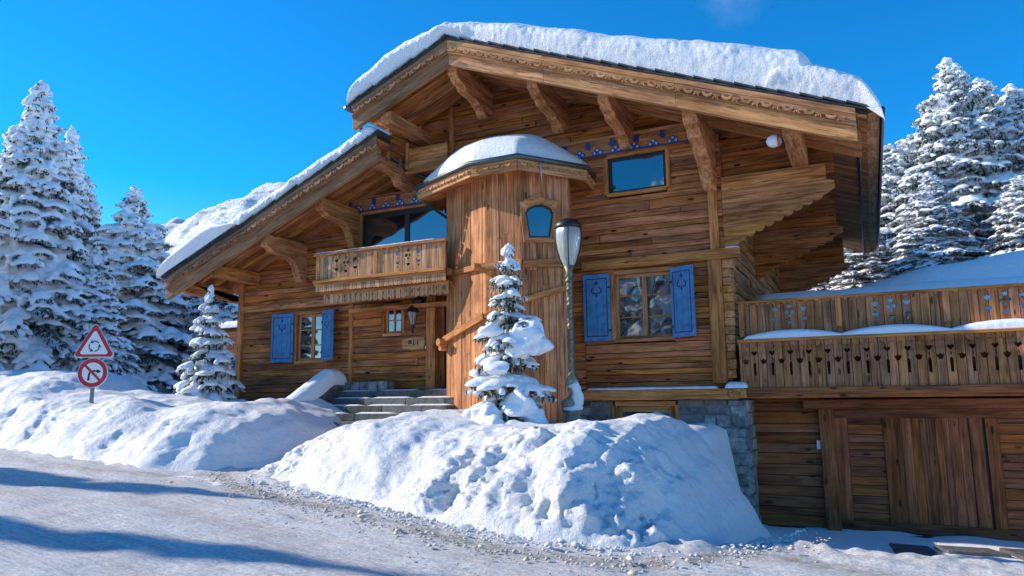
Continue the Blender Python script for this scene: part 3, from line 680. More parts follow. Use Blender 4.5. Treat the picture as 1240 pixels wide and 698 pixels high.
mb=MB(); G=[Vector((*p,ZE+.07)) for p in EP]; G=[g+Vector((g.x+7.1,(g.y-15),0)).normalized()*.07 for g in G]; G[0].y=G[-1].y=14.95
G[-1]=Vector((-5.24,14.9,ZE+.06))
mb.tube(G,.055,10); mb.tube([G[1],G[1]+Vector((.02,.1,-.22)),G[1]+Vector((.15,.5,-.38)),Vector((-8.9,14.9,ZE-.55))],.035,8); mb.build('gutter',M['metal'],tr_,smooth=True)
mb=MB(); mb.tube([(-5.82,13.25,ZE),(-5.81,13.25,ZE-.2),(-5.80,13.25,ZE-.42)],[.03,.02,.003],7); mb.build('icicle',M['lampglass'],tr_,smooth=True)
# ---------------------------------------------------------------- terrace and garage
XR=9.0
mb=MB(); planks(mb,-2.3,-.95,-2.75,-.05,15.6,h=(.14,.24)); mb.box(-2.3,-.95,15.68,15.74,-2.75,-.05); mb.build('garage_wall',M['garage'],house,bevel=.005)
mb=MB(); mb.box(-1.25,XR,15.42,15.62,-.32,-.14); mb.box(-.98,-.72,15.44,15.62,-2.68,-.32,L=(0,0,1)); mb.build('garage_frame',M['garage'],house,bevel=.015)
mb=MB(); mb.box(-2.25,XR,14.78,15.6,-.1,.02); mb.box(-2.25,XR,14.72,14.80,-.04,.1); mb.build('terrace_beam',M['garage'],house,bevel=.012)
gd=MB(); yd=15.68
gd.box(-.72,XR,yd-.03,yd+.04,-.5,-.33); gd.box(-.72,-.5,yd-.03,yd+.04,-2.45,-.5,L=(0,0,1)); gd.box(-.72,XR,yd-.04,yd+.05,-2.62,-2.42)
for a,b2 in [(.12,.32),(1.52,1.72),(1.77,1.96),(3.6,3.8),(5.0,5.2)]: gd.box(a,b2,yd-.035,yd+.035,-2.42,-.5,L=(0,0,1))
for a,b2 in [(-.5,.12),(1.96,3.6)]: planks(gd,a,b2,-2.42,-.5,yd,t=.03,h=(.13,.2),rough=.005,ln=(5,6))
for a,b2 in [(.32,1.52),(3.8,5.0),(5.2,XR)]:
    x=a
    while x<b2-.01:
        e=min(b2,x+random.uniform(.1,.17)); gd.box(x+.003,e-.003,yd+random.uniform(-.004,.004),yd+.04,-2.42,-.5,L=(0,0,1)); x=e
gdo=gd.build('garage_door',M['garage'],house,bevel=.006); gdo['label']='wide wooden garage door with vertical and horizontal boards'
mb=MB(); mb.box(-.72,XR,yd+.05,yd+.1,-2.7,-.1); mb.box(-2.25,XR,yd-.2,yd+.08,-2.75,-2.62); mb.build('door_track',M['black'],gdo)
mb=MB(); mb.box(-1.06,-.99,15.53,15.585,-1.1,-.93); mb.build('keypad',M['white'],house,bevel=.006)
# fascia of the terrace with cut-outs
hl=[]; x=-2.02; i=0
while x<XR-.2:
    hl+= [heart(x,.76,.10),dia(x,.655,.012,.05),[(x+a,z_) for a,z_ in [(-.022,.33),(.022,.33),(.028,.55),(0,.60),(-.028,.55)]]]
    hl+= [tulip(x-.165,.60,.125)]
    x+=.33
out=[(-2.3,.1),(XR,.1),(XR,.96),(-2.3,.96)]
ter=MB(); ter.box(-2.32,XR,14.7,15.1,.98,1.04,L=(1,0,0)); tb=ter.build('terrace_balcony',M['beam'],house,bevel=.01)
cutpanel('fretwork_fascia',out,hl,14.80,.03,M['board'],tb)
mb=MB(); mb.box(-2.3,XR,14.92,15.0,.0,.98); mb.build('backing',M['garage'],tb)
valance(-2.3,XR,.985,.87,14.765,.165,M['board'],tb,False,.05)
hl=[]; 
for xc in (-1.35,.42,2.2,4.0,5.8,7.6): hl+=motif3(xc,1.50,.88)
cutpanel('railing_panel',[(-2.3,1.1),(XR,1.1),(XR,1.78),(-2.3,1.78)],hl,15.06,.035,M['board'],tb)
mb=MB(); mb.box(-2.35,XR,15.0,15.14,1.78,1.83)
for xp in (-2.25,-.47,1.30,3.1,4.9,6.7): mb.box(xp-.05,xp+.05,14.98,15.05,1.22,1.78,L=(0,0,1)); mb.lathe([(.03,0),(.05,.03),(.05,.08),(.03,.1),(.045,.14)],(xp,15.0,1.1),10)
n_=int((XR+2.3)/.1)
for i in range(n_): mb.prism([(0,0),(.09,0),(.07,-.03),(.045,-.04),(.02,-.03)],(-2.28+i*.1,15.04,1.78),(1,0,0),(0,0,1),.015)
mb.build('handrail',M['beam'],tb,bevel=.006)
mb=MB(); mb.box(-2.45,XR,15.1,17.2,.9,1.0); mb.build('terrace_floor',M['garage'],tb)
# white alarm beacon under the eave
mb=MB(); mb.tube([(-1.13,13.5,4.55),(-1.16,13.5,4.55),(-1.22,13.5,4.55),(-1.28,13.5,4.55),(-1.34,13.5,4.55),(-1.385,13.5,4.55),(-1.41,13.5,4.55)],[.05,.085,.11,.12,.105,.07,.01],18); 
ab=mb.build('alarm_beacon',M['white'],house,smooth=True); mb=MB(); mb.tube([(-1.14,13.5,4.55),(-1.05,13.5,4.55)],.045,10); mb.box(-1.11,-1.09,13.4,13.6,4.45,4.63); mb.build('mounting_bracket',M['black'],ab); mb=MB(); mb.tube([(-1.165,13.5,4.55),(-1.205,13.5,4.55)],[.096,.115],18); mb.build('beacon_band',M['orange'],ab,smooth=True)
# ---------------------------------------------------------------- snow on the roofs
def roofsnow(name,xa,xb,zf,thf,y0,y1,label,nx=320,seed=0,endr=.35,amp=.05,bul=.13):
    mb=MB(); nf,nt_,nb=26,26,6
    def fn(u,v):
        x=xa+(xb-xa)*u; d=min(x-xa,xb-x); e=min(1,d/endr); ef=math.sqrt(max(0,1-(1-e)**2))
        th=thf(x)*max(ef,.02); zr=zf(x)+.04
        if v<.5:
            t=v/.5; a=t*math.pi/2; 
            yy=y0+.02-bul*math.sin(min(1,t*1.6)*math.pi)*ef+ .42*(t**3.2)*th/.7; zz=zr+th*(math.sin(a)**.72)
            am=amp*ef*(.4+.6*math.sin(math.pi*min(1,t*1.1)))
        else:
            t=(v-.5)/.5; yy=y0+.45+(y1-y0-.45)*t**1.5; zz=zr+th; am=amp*.5
            if t>.93: zz=zr+th*(1-(t-.93)/.07)
        n1=fbm(x,zz*1.0,yy+seed,1.3,2)*.7+fbm(x,yy,zz+seed,9,3)*.26
        if v<.5: return (x,yy-am*n1*1.2,zz+am*n1*.6*min(1,v*6))
        return (x,yy,zz+am*n1*1.3+.05*fbm(x,yy,seed,.5,2)*min(1,(v-.5)*6))
    mb.grid(nx,nf+nt_,fn)
    return mb.build(name,M['snowroof'],smooth=True)
def thU(x):
    t=.05*nz(x,7,2,2.3)+lerpt([(-10.7,.45),(-10.2,.62),(-9.2,.70),(-8.7,.60),(-8.3,.46),(-7.95,.34),(-7.6,.42),(-7.2,.55),(-6.5,.64),(-4.8,.72),(-2.2,.88),(-.75,1.0)],x); return t+.04*nz(x,3,1,1.3)
def clampT(x):
    return ZU(x) 
tag(roofsnow('roof_snow',-10.72,-.42,ZU,thU,YV-.02,26.5,''),'thick rounded snow load lying over the upper gable roof','snow load',group='snow lying on the roofs')
tag(roofsnow('roof_snow',-1.3,.52,lambda x:ZU(x) if x<.2 else ZU(.2)-(x-.2)*1.,lambda x:lerpt([(-1.3,.55),(-.5,.72),(.1,.62),(.5,.5)],x),YV-.05,26.6,'',nx=90,seed=4,bul=.16),'lower rough snow block at the right-hand corner of the upper roof','snow load',group='snow lying on the roofs')
tag(roofsnow('roof_snow',-16.2,-10.06,ZL,lambda x:.38+.05*nz(x,1,1,.9),YV+.2,26.5,'',seed=9,nx=260,amp=.06,bul=.05),'sunlit even snow layer on the long lower left roof','snow load',group='snow lying on the roofs')
def thE(x): return lerpt([(-17.15,.25),(-16.6,.45),(-15.6,.62),(-15.1,.55),(-14.6,.2),(-14.3,.05)],x)
tag(roofsnow('roof_snow',-17.15,-14.3,lambda x:ZL(x),thE,YV+.05,14.8,'',seed=12,nx=90,amp=.015,bul=.12),'smooth shaded snow pillow at the low left eave','snow load',group='snow lying on the roofs')
# tower snow cap
mb=MB()
c_=Vector((-7.1,14.8))
def capf(u,v):
    # u around the eave, v up to the top
    k=u*(len(EP)-1); i=min(int(k),len(EP)-2); p=Vector(EP[i]).lerp(Vector(EP[i+1]),k-i)
    pr=p-c_; an=math.atan2(pr.y,pr.x); rr=pr.length; sm_=1/math.sqrt((math.cos(an)/1.95)**2+(math.sin(an)/1.75)**2)
    rr=rr*(1-min(1,v*2.2))+min(sm_,rr*1.08)*min(1,v*2.2); pr=pr.normalized()*rr
    r_=math.cos(v*math.pi/2)**.7; q=c_+pr*r_*.97
    right=ss(-6.4,-5.3,q.x); left=ss(-8.0,-9.1,q.x); z=ZE+.13+.92*(math.sin(v*math.pi/2)**.8)*(1-.5*right-.15*left)
    nn=.03*fbm(q.x,q.y,z,2,3)
    return (q.x,min(q.y-.02,14.98)+nn,z+nn)
mb.grid(90,26,capf); tag(mb.build('tower_snow_cap',M['snowroof'],smooth=True),'domed cap of fresh snow on the stair tower roof','snow cap')
# ledge snow
def ledgesnow(name,x0,x1,y0,y1,z,thf,label,cat='snow strip',group=None,nx=120):
    mb=MB()
    def fn(u,v):
        x=x0+(x1-x0)*u; e=min(1,min(x-x0,x1-x)/.08); e=math.sqrt(max(0,1-(1-e)**2)); a=math.pi*v; th=thf(x)*e
        return (x,(y0+y1)/2-(y1-y0)/2*math.cos(a),z+th*max(0,math.sin(a))**.6+.006*nz(x,a,0,9))
    mb.grid(nx,12,fn); return tag(mb.build(name,M['snow'],smooth=True),label,cat,group)
G1='snow strips on ledges'
ledgesnow('snow_strip',-5.5,-2.75,14.7,15.0,.1,lambda x:.05+.015*nz(x,0,0,2),'thin snow strip on the sill beam above the stone foundation',group=G1)
ledgesnow('snow_strip',-2.6,-2.17,14.66,15.25,.1,lambda x:.13,'small snow cushion on the projecting log end at the stone corner',group=G1,nx=30)
ledgesnow('snow_strip',-2.2,XR,14.72,15.06,1.04,lambda x:.05+.12*abs(math.sin((x+.45)*math.pi/1.77))**.8,'long wavy snow strip along the ledge of the terrace balcony',group=G1,nx=300)
ledgesnow('snow_strip',-2.5,-2.2,14.9,15.05,2.93,lambda x:.04,'tiny snow patch on the right end of the band beam',group=G1,nx=20)
ledgesnow('snow_strip',X0-.02,X1-.3,YB-.06,YB+.06,zt+.07,lambda x:.02,'thin frost of snow on the balcony handrail beside the tower',group=G1)
ledgesnow('snow_strip',-18.35,-16.1,16.15,16.45,2.2,lambda x:.22,'shaded snow cushion on the annex balcony behind the small spruce',group=G1,nx=40)
# ---------------------------------------------------------------- ground
def road(x,y): return -1.62-.045*max(-60,min(25,x))-.02*max(-20,min(12,y))
FB=[(-12,11.0),(-10.6,10.2),(-9.3,9.45),(-7.24,8.75),(-4.9,7.95),(-3.5,7.7),(-2.6,7.75),(-1.9,8.1),(-1.3,9.0),(-.9,10.4)]
CB=[(-11.1,-1.8),(-10.7,-1.35),(-10.1,-.9),(-9.5,-.62),(-8.14,-.33),(-7.3,-.24),(-6.1,-.42),(-5.2,-.52),(-4.07,-.47),(-3.4,-.34),(-3.0,-.40),(-2.75,-.62),(-2.35,-1.1),(-2.0,-1.65),(-1.7,-2.2),(-1.4,-2.9)]
FA=[(-60,16),(-30,11.5),(-17.3,9.6),(-13.9,9.25),(-12.2,9.15),(-11.2,9.5),(-10.4,10.4),(-9.9,11.6)]
CA=[(-60,2.2),(-30,1.25),(-21,.86),(-18.9,.68),(-17.8,.22),(-16.3,.10),(-15.2,.12),(-14,-.12),(-12.9,-.05),(-12,-.04),(-11.2,-.28),(-10.6,-.6),(-10.2,-1.0),(-9.9,-1.5)]
def ground(x,y):
    r_=road(x,y)
    if y<7: return r_
    plat=-.6+max(0,min(1.4,(-16-x)*.07))+ (max(0,y-24)*.05 if y<90 else 3.3)
    drv=-2.6
    k=ss(-2.7,-2.3,x)
    L_=r_+(plat-r_)*ss(10.3,13.2,y); D_=r_+(drv-r_)*ss(8.0,13.5,y)
    if y>16: D_=drv+(2.2+max(0,min(60,y-16))*.05-drv)*ss(16.2,17.4,y)
    return L_*(1-k)+D_*k
def axis(vals):
    out=[]
    for a,b,s in vals:
        n=max(1,round((b-a)/s)); out+=[a+(b-a)*i/n for i in range(n)]
    return out+[vals[-1][1]]
AX=axis([(-6000,-600,600),(-600,-80,40),(-80,-24,2),(-24,10,.3),(10,40,1.5),(40,200,20),(200,6000,600)]); AY=axis([(-6000,-100,590),(-100,-10,9),(-10,5,1.5),(5,18,.25),(18,40,1),(40,200,16),(200,6000,580)])
mb=MB(); nx,ny=len(AX),len(AY)
def gf(u,v):
    x=AX[round(u*(nx-1))]; y=AY[round(v*(ny-1))]; z=ground(x,y)
    if y>11.5 and -30<x<12: z+=.05*fbm(x,y,0,1.1,3)
    if x>-2.2 and 9<y<16: z+=.02*fbm(x,y,3,4,3)
    z-=.06*(1-ss(7,11,y)) 
    if x>12 or x<-40 or y>45: z+=.3*nz(x,y,0,.05)-.3*0
    return (x,y,z)
mb.grid(nx,ny,gf); g=mb.build('snow_ground',M['snow'],smooth=True); tag(g,'snow covered ground around the chalet',kind='structure')
# road
mb=MB(); RX=axis([(-70,-24,1.2),(-24,-12,.12),(-12,4,.055),(4,30,1)]); 
def ledge(x): return min(lerpt(FB,x) if x>-10.6 else lerpt(FA,x),lerpt(FB,x) if x>-12 else 99)+.35 if x<-1.3 else 9.35+.0*x
RY=[i/129 for i in range(130)]
P=[];RVv=[]
for t in RY:
    for x in RX:
        e=ledge(x); y0=-14.; tt=1-(1-t)**1.9 ; y=y0+(e-y0)*tt
        d=e-y; z=road(x,y)-.0
        rut=.022*math.sin((y+ .2*x)*3.4+1.5*nz(x,y,0,.2))+.028*fbm(x*.6,y,0,2.2,4)+.012*nz(x,y,5,14)
        z+=rut+ .07*ss(.9,.1,d)*(.6+fbm(x,y,2,3,3)) 
        P.append((x,y,z)); RVv.append(max(0,min(1,math.exp(-((d-.95-.25*nz(x,0,0,.4))/.24)**2)*ss(-24,-9,x)*.9*ss(1.5,-1.,x)+.3*math.exp(-((d-2.6)/.4)**2)+.25*math.exp(-((d-4.2)/.3)**2))))
nx=len(RX); mb.add(P,[(j*nx+i,j*nx+i+1,(j+1)*nx+i+1,(j+1)*nx+i) for j in range(129) for i in range(nx-1)])
mb.r=RVv; tag(mb.build('road',M['road'],smooth=True),'packed snow road with grit and wheel ruts',kind='structure')
# snow banks
def gs(x,y,cx,cy,rx,ry,h): return h*math.exp(-((x-cx)/rx)**2-((y-cy)/ry)**2)
def hump(x,y): return gs(x,y,-8.1,9.9,.9,.5,.14)+gs(x,y,-6.2,9.2,.9,.45,-.16)+gs(x,y,-7.3,9.4,.5,.3,.12)+gs(x,y,-3.3,8.6,.7,.5,.12)+gs(x,y,-17.5,10.4,1.,.5,.15)+gs(x,y,-14.6,10.5,.8,.5,.18)+gs(x,y,-13.3,10.2,.5,.4,-.12)
def bank(name,xa,xb,sx,ya_off,yb,sy,foot,crest,label,seed,smoothf):
    xs=axis([(xa,xb,sx)] if not isinstance(sx,list) else sx); mb=MB(); nyy=int((yb-7)/sy); P=[]
    for j in range(nyy+1):
        for x in xs:
            f0=foot(x)-.12; w=yb-f0; t=j/nyy; y=f0+w*(t**1.35); d=y-f0
            base=road(x,f0); zc=crest(x)
            # plough-cut face, then shoulder
            wob=.22*fbm(x*.9,seed,0,.9,3); dd=max(0,d+wob*min(1,d*2))
            pr=1-math.exp(-(dd/.62)**1.25)*1.0; pr=pr*.80+.20*ss(.3,2.6,dd)
            z=base-.1+(zc-base+.1)*pr
            rg=ss(.05,.4,d)*(1-.55*ss(1.5,2.6,d)); sm=smoothf(x,y)
            lump=.10*fbm(x,y,z+seed,1.1,3)
            tx_=ss(.35,.65,.5+.5*nz(x*.7,y*.7,seed,1))
            def ck(f): 
                q=noise.voronoi(Vector((x*f+.3*nz(x,y,z,f),y*f,z*f+seed)))[0]; return q[1]-q[0]
            rr_=sm*(.35+.65*tx_)
            cl=.07+.015*fbm(x,y,z*1.5+seed,5.,4)+rr_*(.14*(ck(1.3)-.25)+.02*(ck(4.2)-.25)+.012*(ck(9.)-.25)+.13*fbm(x,y*.8,z+seed,1.7,6)+.03*fbm(x,y,z,11.,3))
            z+=lump*ss(0,.6,d)+rg*(cl-.07)+hump(x,y)
            yy=y-rg*(cl-.07)*.8
            if d<.5: z-=(.5-d)*.0
            if t>.9: z-= (t-.9)/.1*.5
            P.append((x+rg*sm*.05*nz(x,y,9,5),yy,z))
    nx=len(xs); mb.add(P,[(j*nx+i,j*nx+i+1,(j+1)*nx+i+1,(j+1)*nx+i) for j in range(nyy) for i in range(nx-1)])
    return tag(mb.build(name,M['snowrough'],smooth=True),label,'snow bank',group='ploughed snow banks along the road')
def footB(x): return lerpt(FB,x)
def crestB(x): return lerpt(CB,x)
bank('snow_bank',-11.1,-1.0,.035,0,13.3,.035,footB,crestB,'big ploughed snow bank in front of the tower, street lamp and right-hand window',3,lambda x,y:(.12+1.05*ss(-6.6,-4.9,x)*(1-.75*ss(-2.6,-2.0,x))+.55*ss(-7.6,-8.8,x)*(1-ss(.8,1.6,y-lerpt(FB,x)))+.5*(1-ss(.35,.8,y-lerpt(FB,x))))*(1-.7*ss(10.2,11.5,y)))
bank('snow_bank',-60,-9.85,[(-60,-24,.8),(-24,-9.85,.05)],0,14.4,.05,lambda x:lerpt(FA,x),lambda x:lerpt(CA,x),'long ploughed snow bank at the left below the spruces and road signs',8,lambda x,y:(.1+.42*(1-ss(.7,1.4,y-lerpt(FA,x)))*(1-ss(-12.5,-11.5,x))))
# snow on terrace side hill
mb=MB()
def hill(u,v):
    x=-2.35+16*u; y=17.0+9*v; z=lerpt([(-2.4,1.3),(-1.9,1.75),(-.8,2.1),(.3,2.55),(1.5,2.78),(3.4,3.0),(14,3.6)],x)
    z=z*(.62+.38*ss(17,18.6,y))*(1+.03*nz(x,y,0,.6))-ss(19.5,26,y)*.9
    return (x,y,z)
mb.grid(110,60,hill); tag(mb.build('snow_hill',M['snow'],smooth=True),'smooth shaded snow slope behind the terrace',kind='structure')
# mountain far behind
mb=MB()
def mount(u,v):
    x=-5600+3800*u; y=2300+1500*v; prof=lerpt([(-5600,100),(-4900,500),(-4268,860),(-3926,1060),(-3670,1100),(-3290,1170),(-3000,1240),(-2500,1100),(-1800,500)],x)
    z=prof*math.sin(math.pi*min(1,max(0,v)))**.7*(1+.0)+ (60*fbm(x,y,0,.003,5)+45*fbm(x,y,0,.012,4))*math.sin(math.pi*v); return (x,y,z-30)
mb.grid(140,60,mount); tag(mb.build('mountain',M['mount'],smooth=True),'snowy mountain ridge far behind the roof',kind='structure')
# ---------------------------------------------------------------- entrance steps and slabs
st=thing('entrance_steps','dark stone entrance steps with a snow-capped rubble side wall','steps',(-10,14,-.5),fixed=True)
mb=MB()
for i,(z,y) in enumerate([(.16,14.35),(-.01,13.98),(-.18,13.62),(-.35,13.26),(-.52,12.9)]):
    x=-12.0
    while x<-8.3:
        e=min(-8.3,x+random.uniform(.8,1.5)); mb.box(x+.005,e-.005,y,15.0 if i==0 else y+.5,z-.17,z,rv=random.random()); x=e
mb.build('step',M['slab'],st,bevel=.012)
mb=MB(); zt_=.42
for j in range(6):
    for k in range(9):
        y=12.3+k*.27; zz=-1.2+j*.28; top=min(.42,-.62+(y-12.3)*.55)
        if zz<top: mb.box(-12.35+random.uniform(-.02,.02),-12.0+random.uniform(-.02,.03),y+.01,y+.26,zz,min(zz+.27,top+.02))
for k in range(8): mb.box(-12.3+k*.28,-12.03+k*.28,14.6+random.uniform(-.02,.02),14.95,.16,.40+random.uniform(-.03,.02)) if k<6 else None
mb.build('side_wall',M['stone'],st,bevel=.03)
mb=MB()
def wsn(u,v):
    y=12.1+2.6*u; top=min(.42,-.62+(y-12.3)*.55); a=math.pi*v; e=min(1,min(u,1-u)/.08); e=math.sqrt(max(0,1-(1-e)**2)); th=.30*e
    return (-12.17-.27*math.cos(a),y,top-.1+(th+.1)*max(0,math.sin(a))**.5+.02*nz(y,a,0,5))
mb.grid(70,16,wsn); tag(mb.build('wall_snow',M['snow'],smooth=True),'thick snow ridge on the sloping side wall of the entrance steps','snow strip',group=G1)
mb=MB()
for i,(z,y) in enumerate([(.16,14.35),(-.01,13.98),(-.18,13.62),(-.35,13.26)]):
    for q in range(3):
        a=-12+q*1.2+random.uniform(0,.3); mb.grid(20,6,lambda u,v,a=a,y=y,z=z:(a+1.0*u,y+.03+.3*v,z+.03*min(1,4*math.sin(math.pi*u))*math.sin(math.pi*v)))
tag(mb.build('step_snow',M['snow'],smooth=True),'thin leftover snow on the treads of the entrance steps','snow patch')
sg='bare stone slabs in front of the garage'
for nm,pl in [('bare stone slab nearest the snow bank',[(.18,13.15),(.95,13.0),(.62,14.25),(.05,14.3)]),('middle bare stone slab before the garage door',[(.9,13.95),(1.75,14.0),(1.5,14.45),(.72,14.4)]),('bare stone slab furthest right before the garage door',[(1.9,13.9),(3.0,13.9),(2.9,14.6),(1.65,14.55)])]:
    mb=MB(); mb.prism(pl,(0,0,-2.62),(1,0,0),(0,1,0),.075); tag(mb.build('stone_slab',M['slab'],bevel=.012),nm,'stone slab',group=sg)
# ---------------------------------------------------------------- street lamp
LX,LY=-4.93,12.45
lamp=thing('street_lamp','tall iron street lamp with vase-shaped glass head, in front of the tower','street lamp',(LX,LY,-.84))
mb=MB(); mb.lathe([(.14,0),(.15,.45),(.13,.5),(.18,.53),(.19,.60),(.21,.72),(.16,.76),(.10,.80)],(0,0,0),16); mb.lathe([(.10,.78),(.06,.84),(.07,.95),(.12,1.02),(.13,1.10),(.08,1.16),(.05,1.24)],(0,0,0),14)
mb.build('pedestal',M['stonebase'],lamp,smooth=True)
mb=MB(); pts=[];rad=[]
for i in range(60): z=1.2+1.75*i/59; pts.append((0.004*math.sin(i),0,z)); rad.append(.052+.009*math.sin(i*1.9)+.004*math.sin(i*4.3))
mb.tube(pts,rad,12); mb.lathe([(.075,2.93),(.08,2.97),(.05,3.0),(.045,3.03),(.08,3.06),(.06,3.12),(.10,3.24)],(0,0,0),14); mb.build('pole',M['post'],lamp,smooth=True)
prof=[(.10,3.24),(.15,3.36),(.205,3.55),(.235,3.75),(.235,3.92),(.215,3.98)]
mb=MB(); mb.lathe(prof,(0,0,0),24,cap=False); mb.build('glass_globe',M['lampglass'],lamp,smooth=True)
mb=MB(); mb.lathe([(.03,3.25),(.03,3.9)],(0,0,0),8); mb.build('bulb_tube',M['white'],lamp,smooth=True)
mb=MB()
for i in range(4):
    a=R(20+90*i); mb.tube([((r_+.012)*math.cos(a),(r_+.012)*math.sin(a),z) for r_,z in prof],.012,6)
mb.lathe([(.245,3.95),(.26,3.98),(.24,4.04),(.19,4.10),(.11,4.14),(.0,4.16)],(0,0,0),20); mb.build('lamp_cap',M['black'],lamp,smooth=True)
# ---------------------------------------------------------------- road signs
SX,SY,SZ=-16.45,11.0,-.2
sign=thing('road_sign','steel post carrying a triangular roundabout warning above a round no-right-turn sign','road sign',(SX,SY,SZ)); sign.rotation_euler=(0,0,R(30))
mb=MB(); mb.box(-.04,.04,0,.05,-.3,1.9,L=(0,0,1)); mb.build('post',M['steel'],sign,bevel=.008)
def rtri(s,r=.06,n=4):
    pts=[]; c=[(-s/2,0),(s/2,0),(0,s*.866)]; cen=(0,s*.2887)
    for i,(x,z) in enumerate(c):
        d=math.atan2(z-cen[1],x-cen[0]); k=1-2*r/math.hypot(x-cen[0],z-cen[1]); X_=cen[0]+(x-cen[0])*k; Z_=cen[1]+(z-cen[1])*k
        for j in range(n+1): a=d-R(60)+R(120)*j/n; pts.append((X_+r*math.cos(a),Z_+r*math.sin(a)))
    return pts
mb=MB(); zt0=1.22
mb.prism(rtri(.98),(0,-.005,zt0),(1,0,0),(0,0,1),.02,mi=1); mb.prism([(a*.96,.016+b_*.96) for a,b_ in rtri(.98)],(0,-.026,zt0),(1,0,0),(0,0,1),.003,mi=2); mb.prism([(a*.70,.075+b_*.70) for a,b_ in rtri(.98)],(0,-.029,zt0),(1,0,0),(0,0,1),.003,mi=1)
for k in range(3):
    a0=R(35+120*k); r_=.12; cz=zt0+.265; pts=[]
    for i in range(9): a=a0+R(75)*i/8; pts.append((r_*1.1*math.cos(a),r_*1.1*math.sin(a)))
    for i in range(8,-1,-1): a=a0+R(75)*i/8; pts.append((r_*.9*math.cos(a),r_*.9*math.sin(a)))
    mb.prism(pts,(0,-.032,cz),(1,0,0),(0,0,1),.003,mi=3)
    a=a0+R(80); c=Vector((r_*math.cos(a),r_*math.sin(a))); tg=Vector((-math.sin(a),math.cos(a))); nn=Vector((math.cos(a),math.sin(a)))
    mb.prism([tuple(c+nn*.05-tg*.02),tuple(c+tg*.06-nn*.012),tuple(c-nn*.045-tg*.03),tuple(c-tg*.0)],(0,-.032,cz),(1,0,0),(0,0,1),.003,mi=3)
mb.build('triangular_sign',[M['steel'],M['white'],M['red'],M['black']],sign)
mb=MB(); cz=.86; C=lambda r:circ(0,0,r,32)
mb.prism(C(.345),(0,-.005,cz),(1,0,0),(0,0,1),.02,mi=1); mb.prism(C(.335),(0,-.026,cz),(1,0,0),(0,0,1),.003,mi=2); mb.prism(C(.24),(0,-.029,cz),(1,0,0),(0,0,1),.003,mi=1)
mb.prism([(-.11,-.18),(-.06,-.18),(-.05,-.02),(0,.02),(.10,.02),(.10,-.02),(.20,.03),(.10,.08),(.10,.06),(-.01,.06),(-.09,.0)],(0,-.032,cz),(1,0,0),(0,0,1),.003,mi=3)
mb.prism([(-.19,.15),(-.15,.19),(.19,-.15),(.15,-.19)],(0,-.0355,cz),(1,0,0),(0,0,1),.003,mi=2)
mb.build('round_sign',[M['steel'],M['white'],M['red'],M['black']],sign)
# ---------------------------------------------------------------- spruces
ICO=None
def ico():
    global ICO
    if ICO is None:
        bm=bmesh.new(); bmesh.ops.create_icosphere(bm,subdivisions=2,radius=1); ICO=([v.co.copy() for v in bm.verts],[tuple(v.index for v in f.verts) for f in bm.faces]); bm.free()
    return ICO
def blob(V,Fc,c,rx,ry,rz,ang,droop=0,rnd=.18):
    vs,fs=ico(); i0=len(V); ca,sa=math.cos(ang),math.sin(ang); sd=random.uniform(0,99)
    for v in vs:
        k=1+rnd*noise.noise(v*1.7+Vector((sd,0,0))); x,y,z=v.x*rx*k,v.y*ry*k,v.z*rz*k
        if z<0: z*=.55
        z-=droop*(x/rx if rx else 0)*rz+ .25*rz*(y/ry)**2
        V.append((c[0]+x*ca-y*sa,c[1]+x*sa+y*ca,c[2]+z))
    Fc+= [tuple(i0+i for i in f) for f in fs]
def rawmesh(name,V,Fc,mats,parent=None,smooth=True,mi=None):
    me=bpy.data.meshes.new(name); me.from_pydata(V,[],Fc)
    for q in mats: me.materials.append(q)
    if mi: me.polygons.foreach_set('material_index',mi)
    if smooth: me.polygons.foreach_set('use_smooth',[True]*len(Fc))
    o=bpy.data.objects.new(name,me); col.objects.link(o)
    if parent is not None: o.parent=parent
    return o
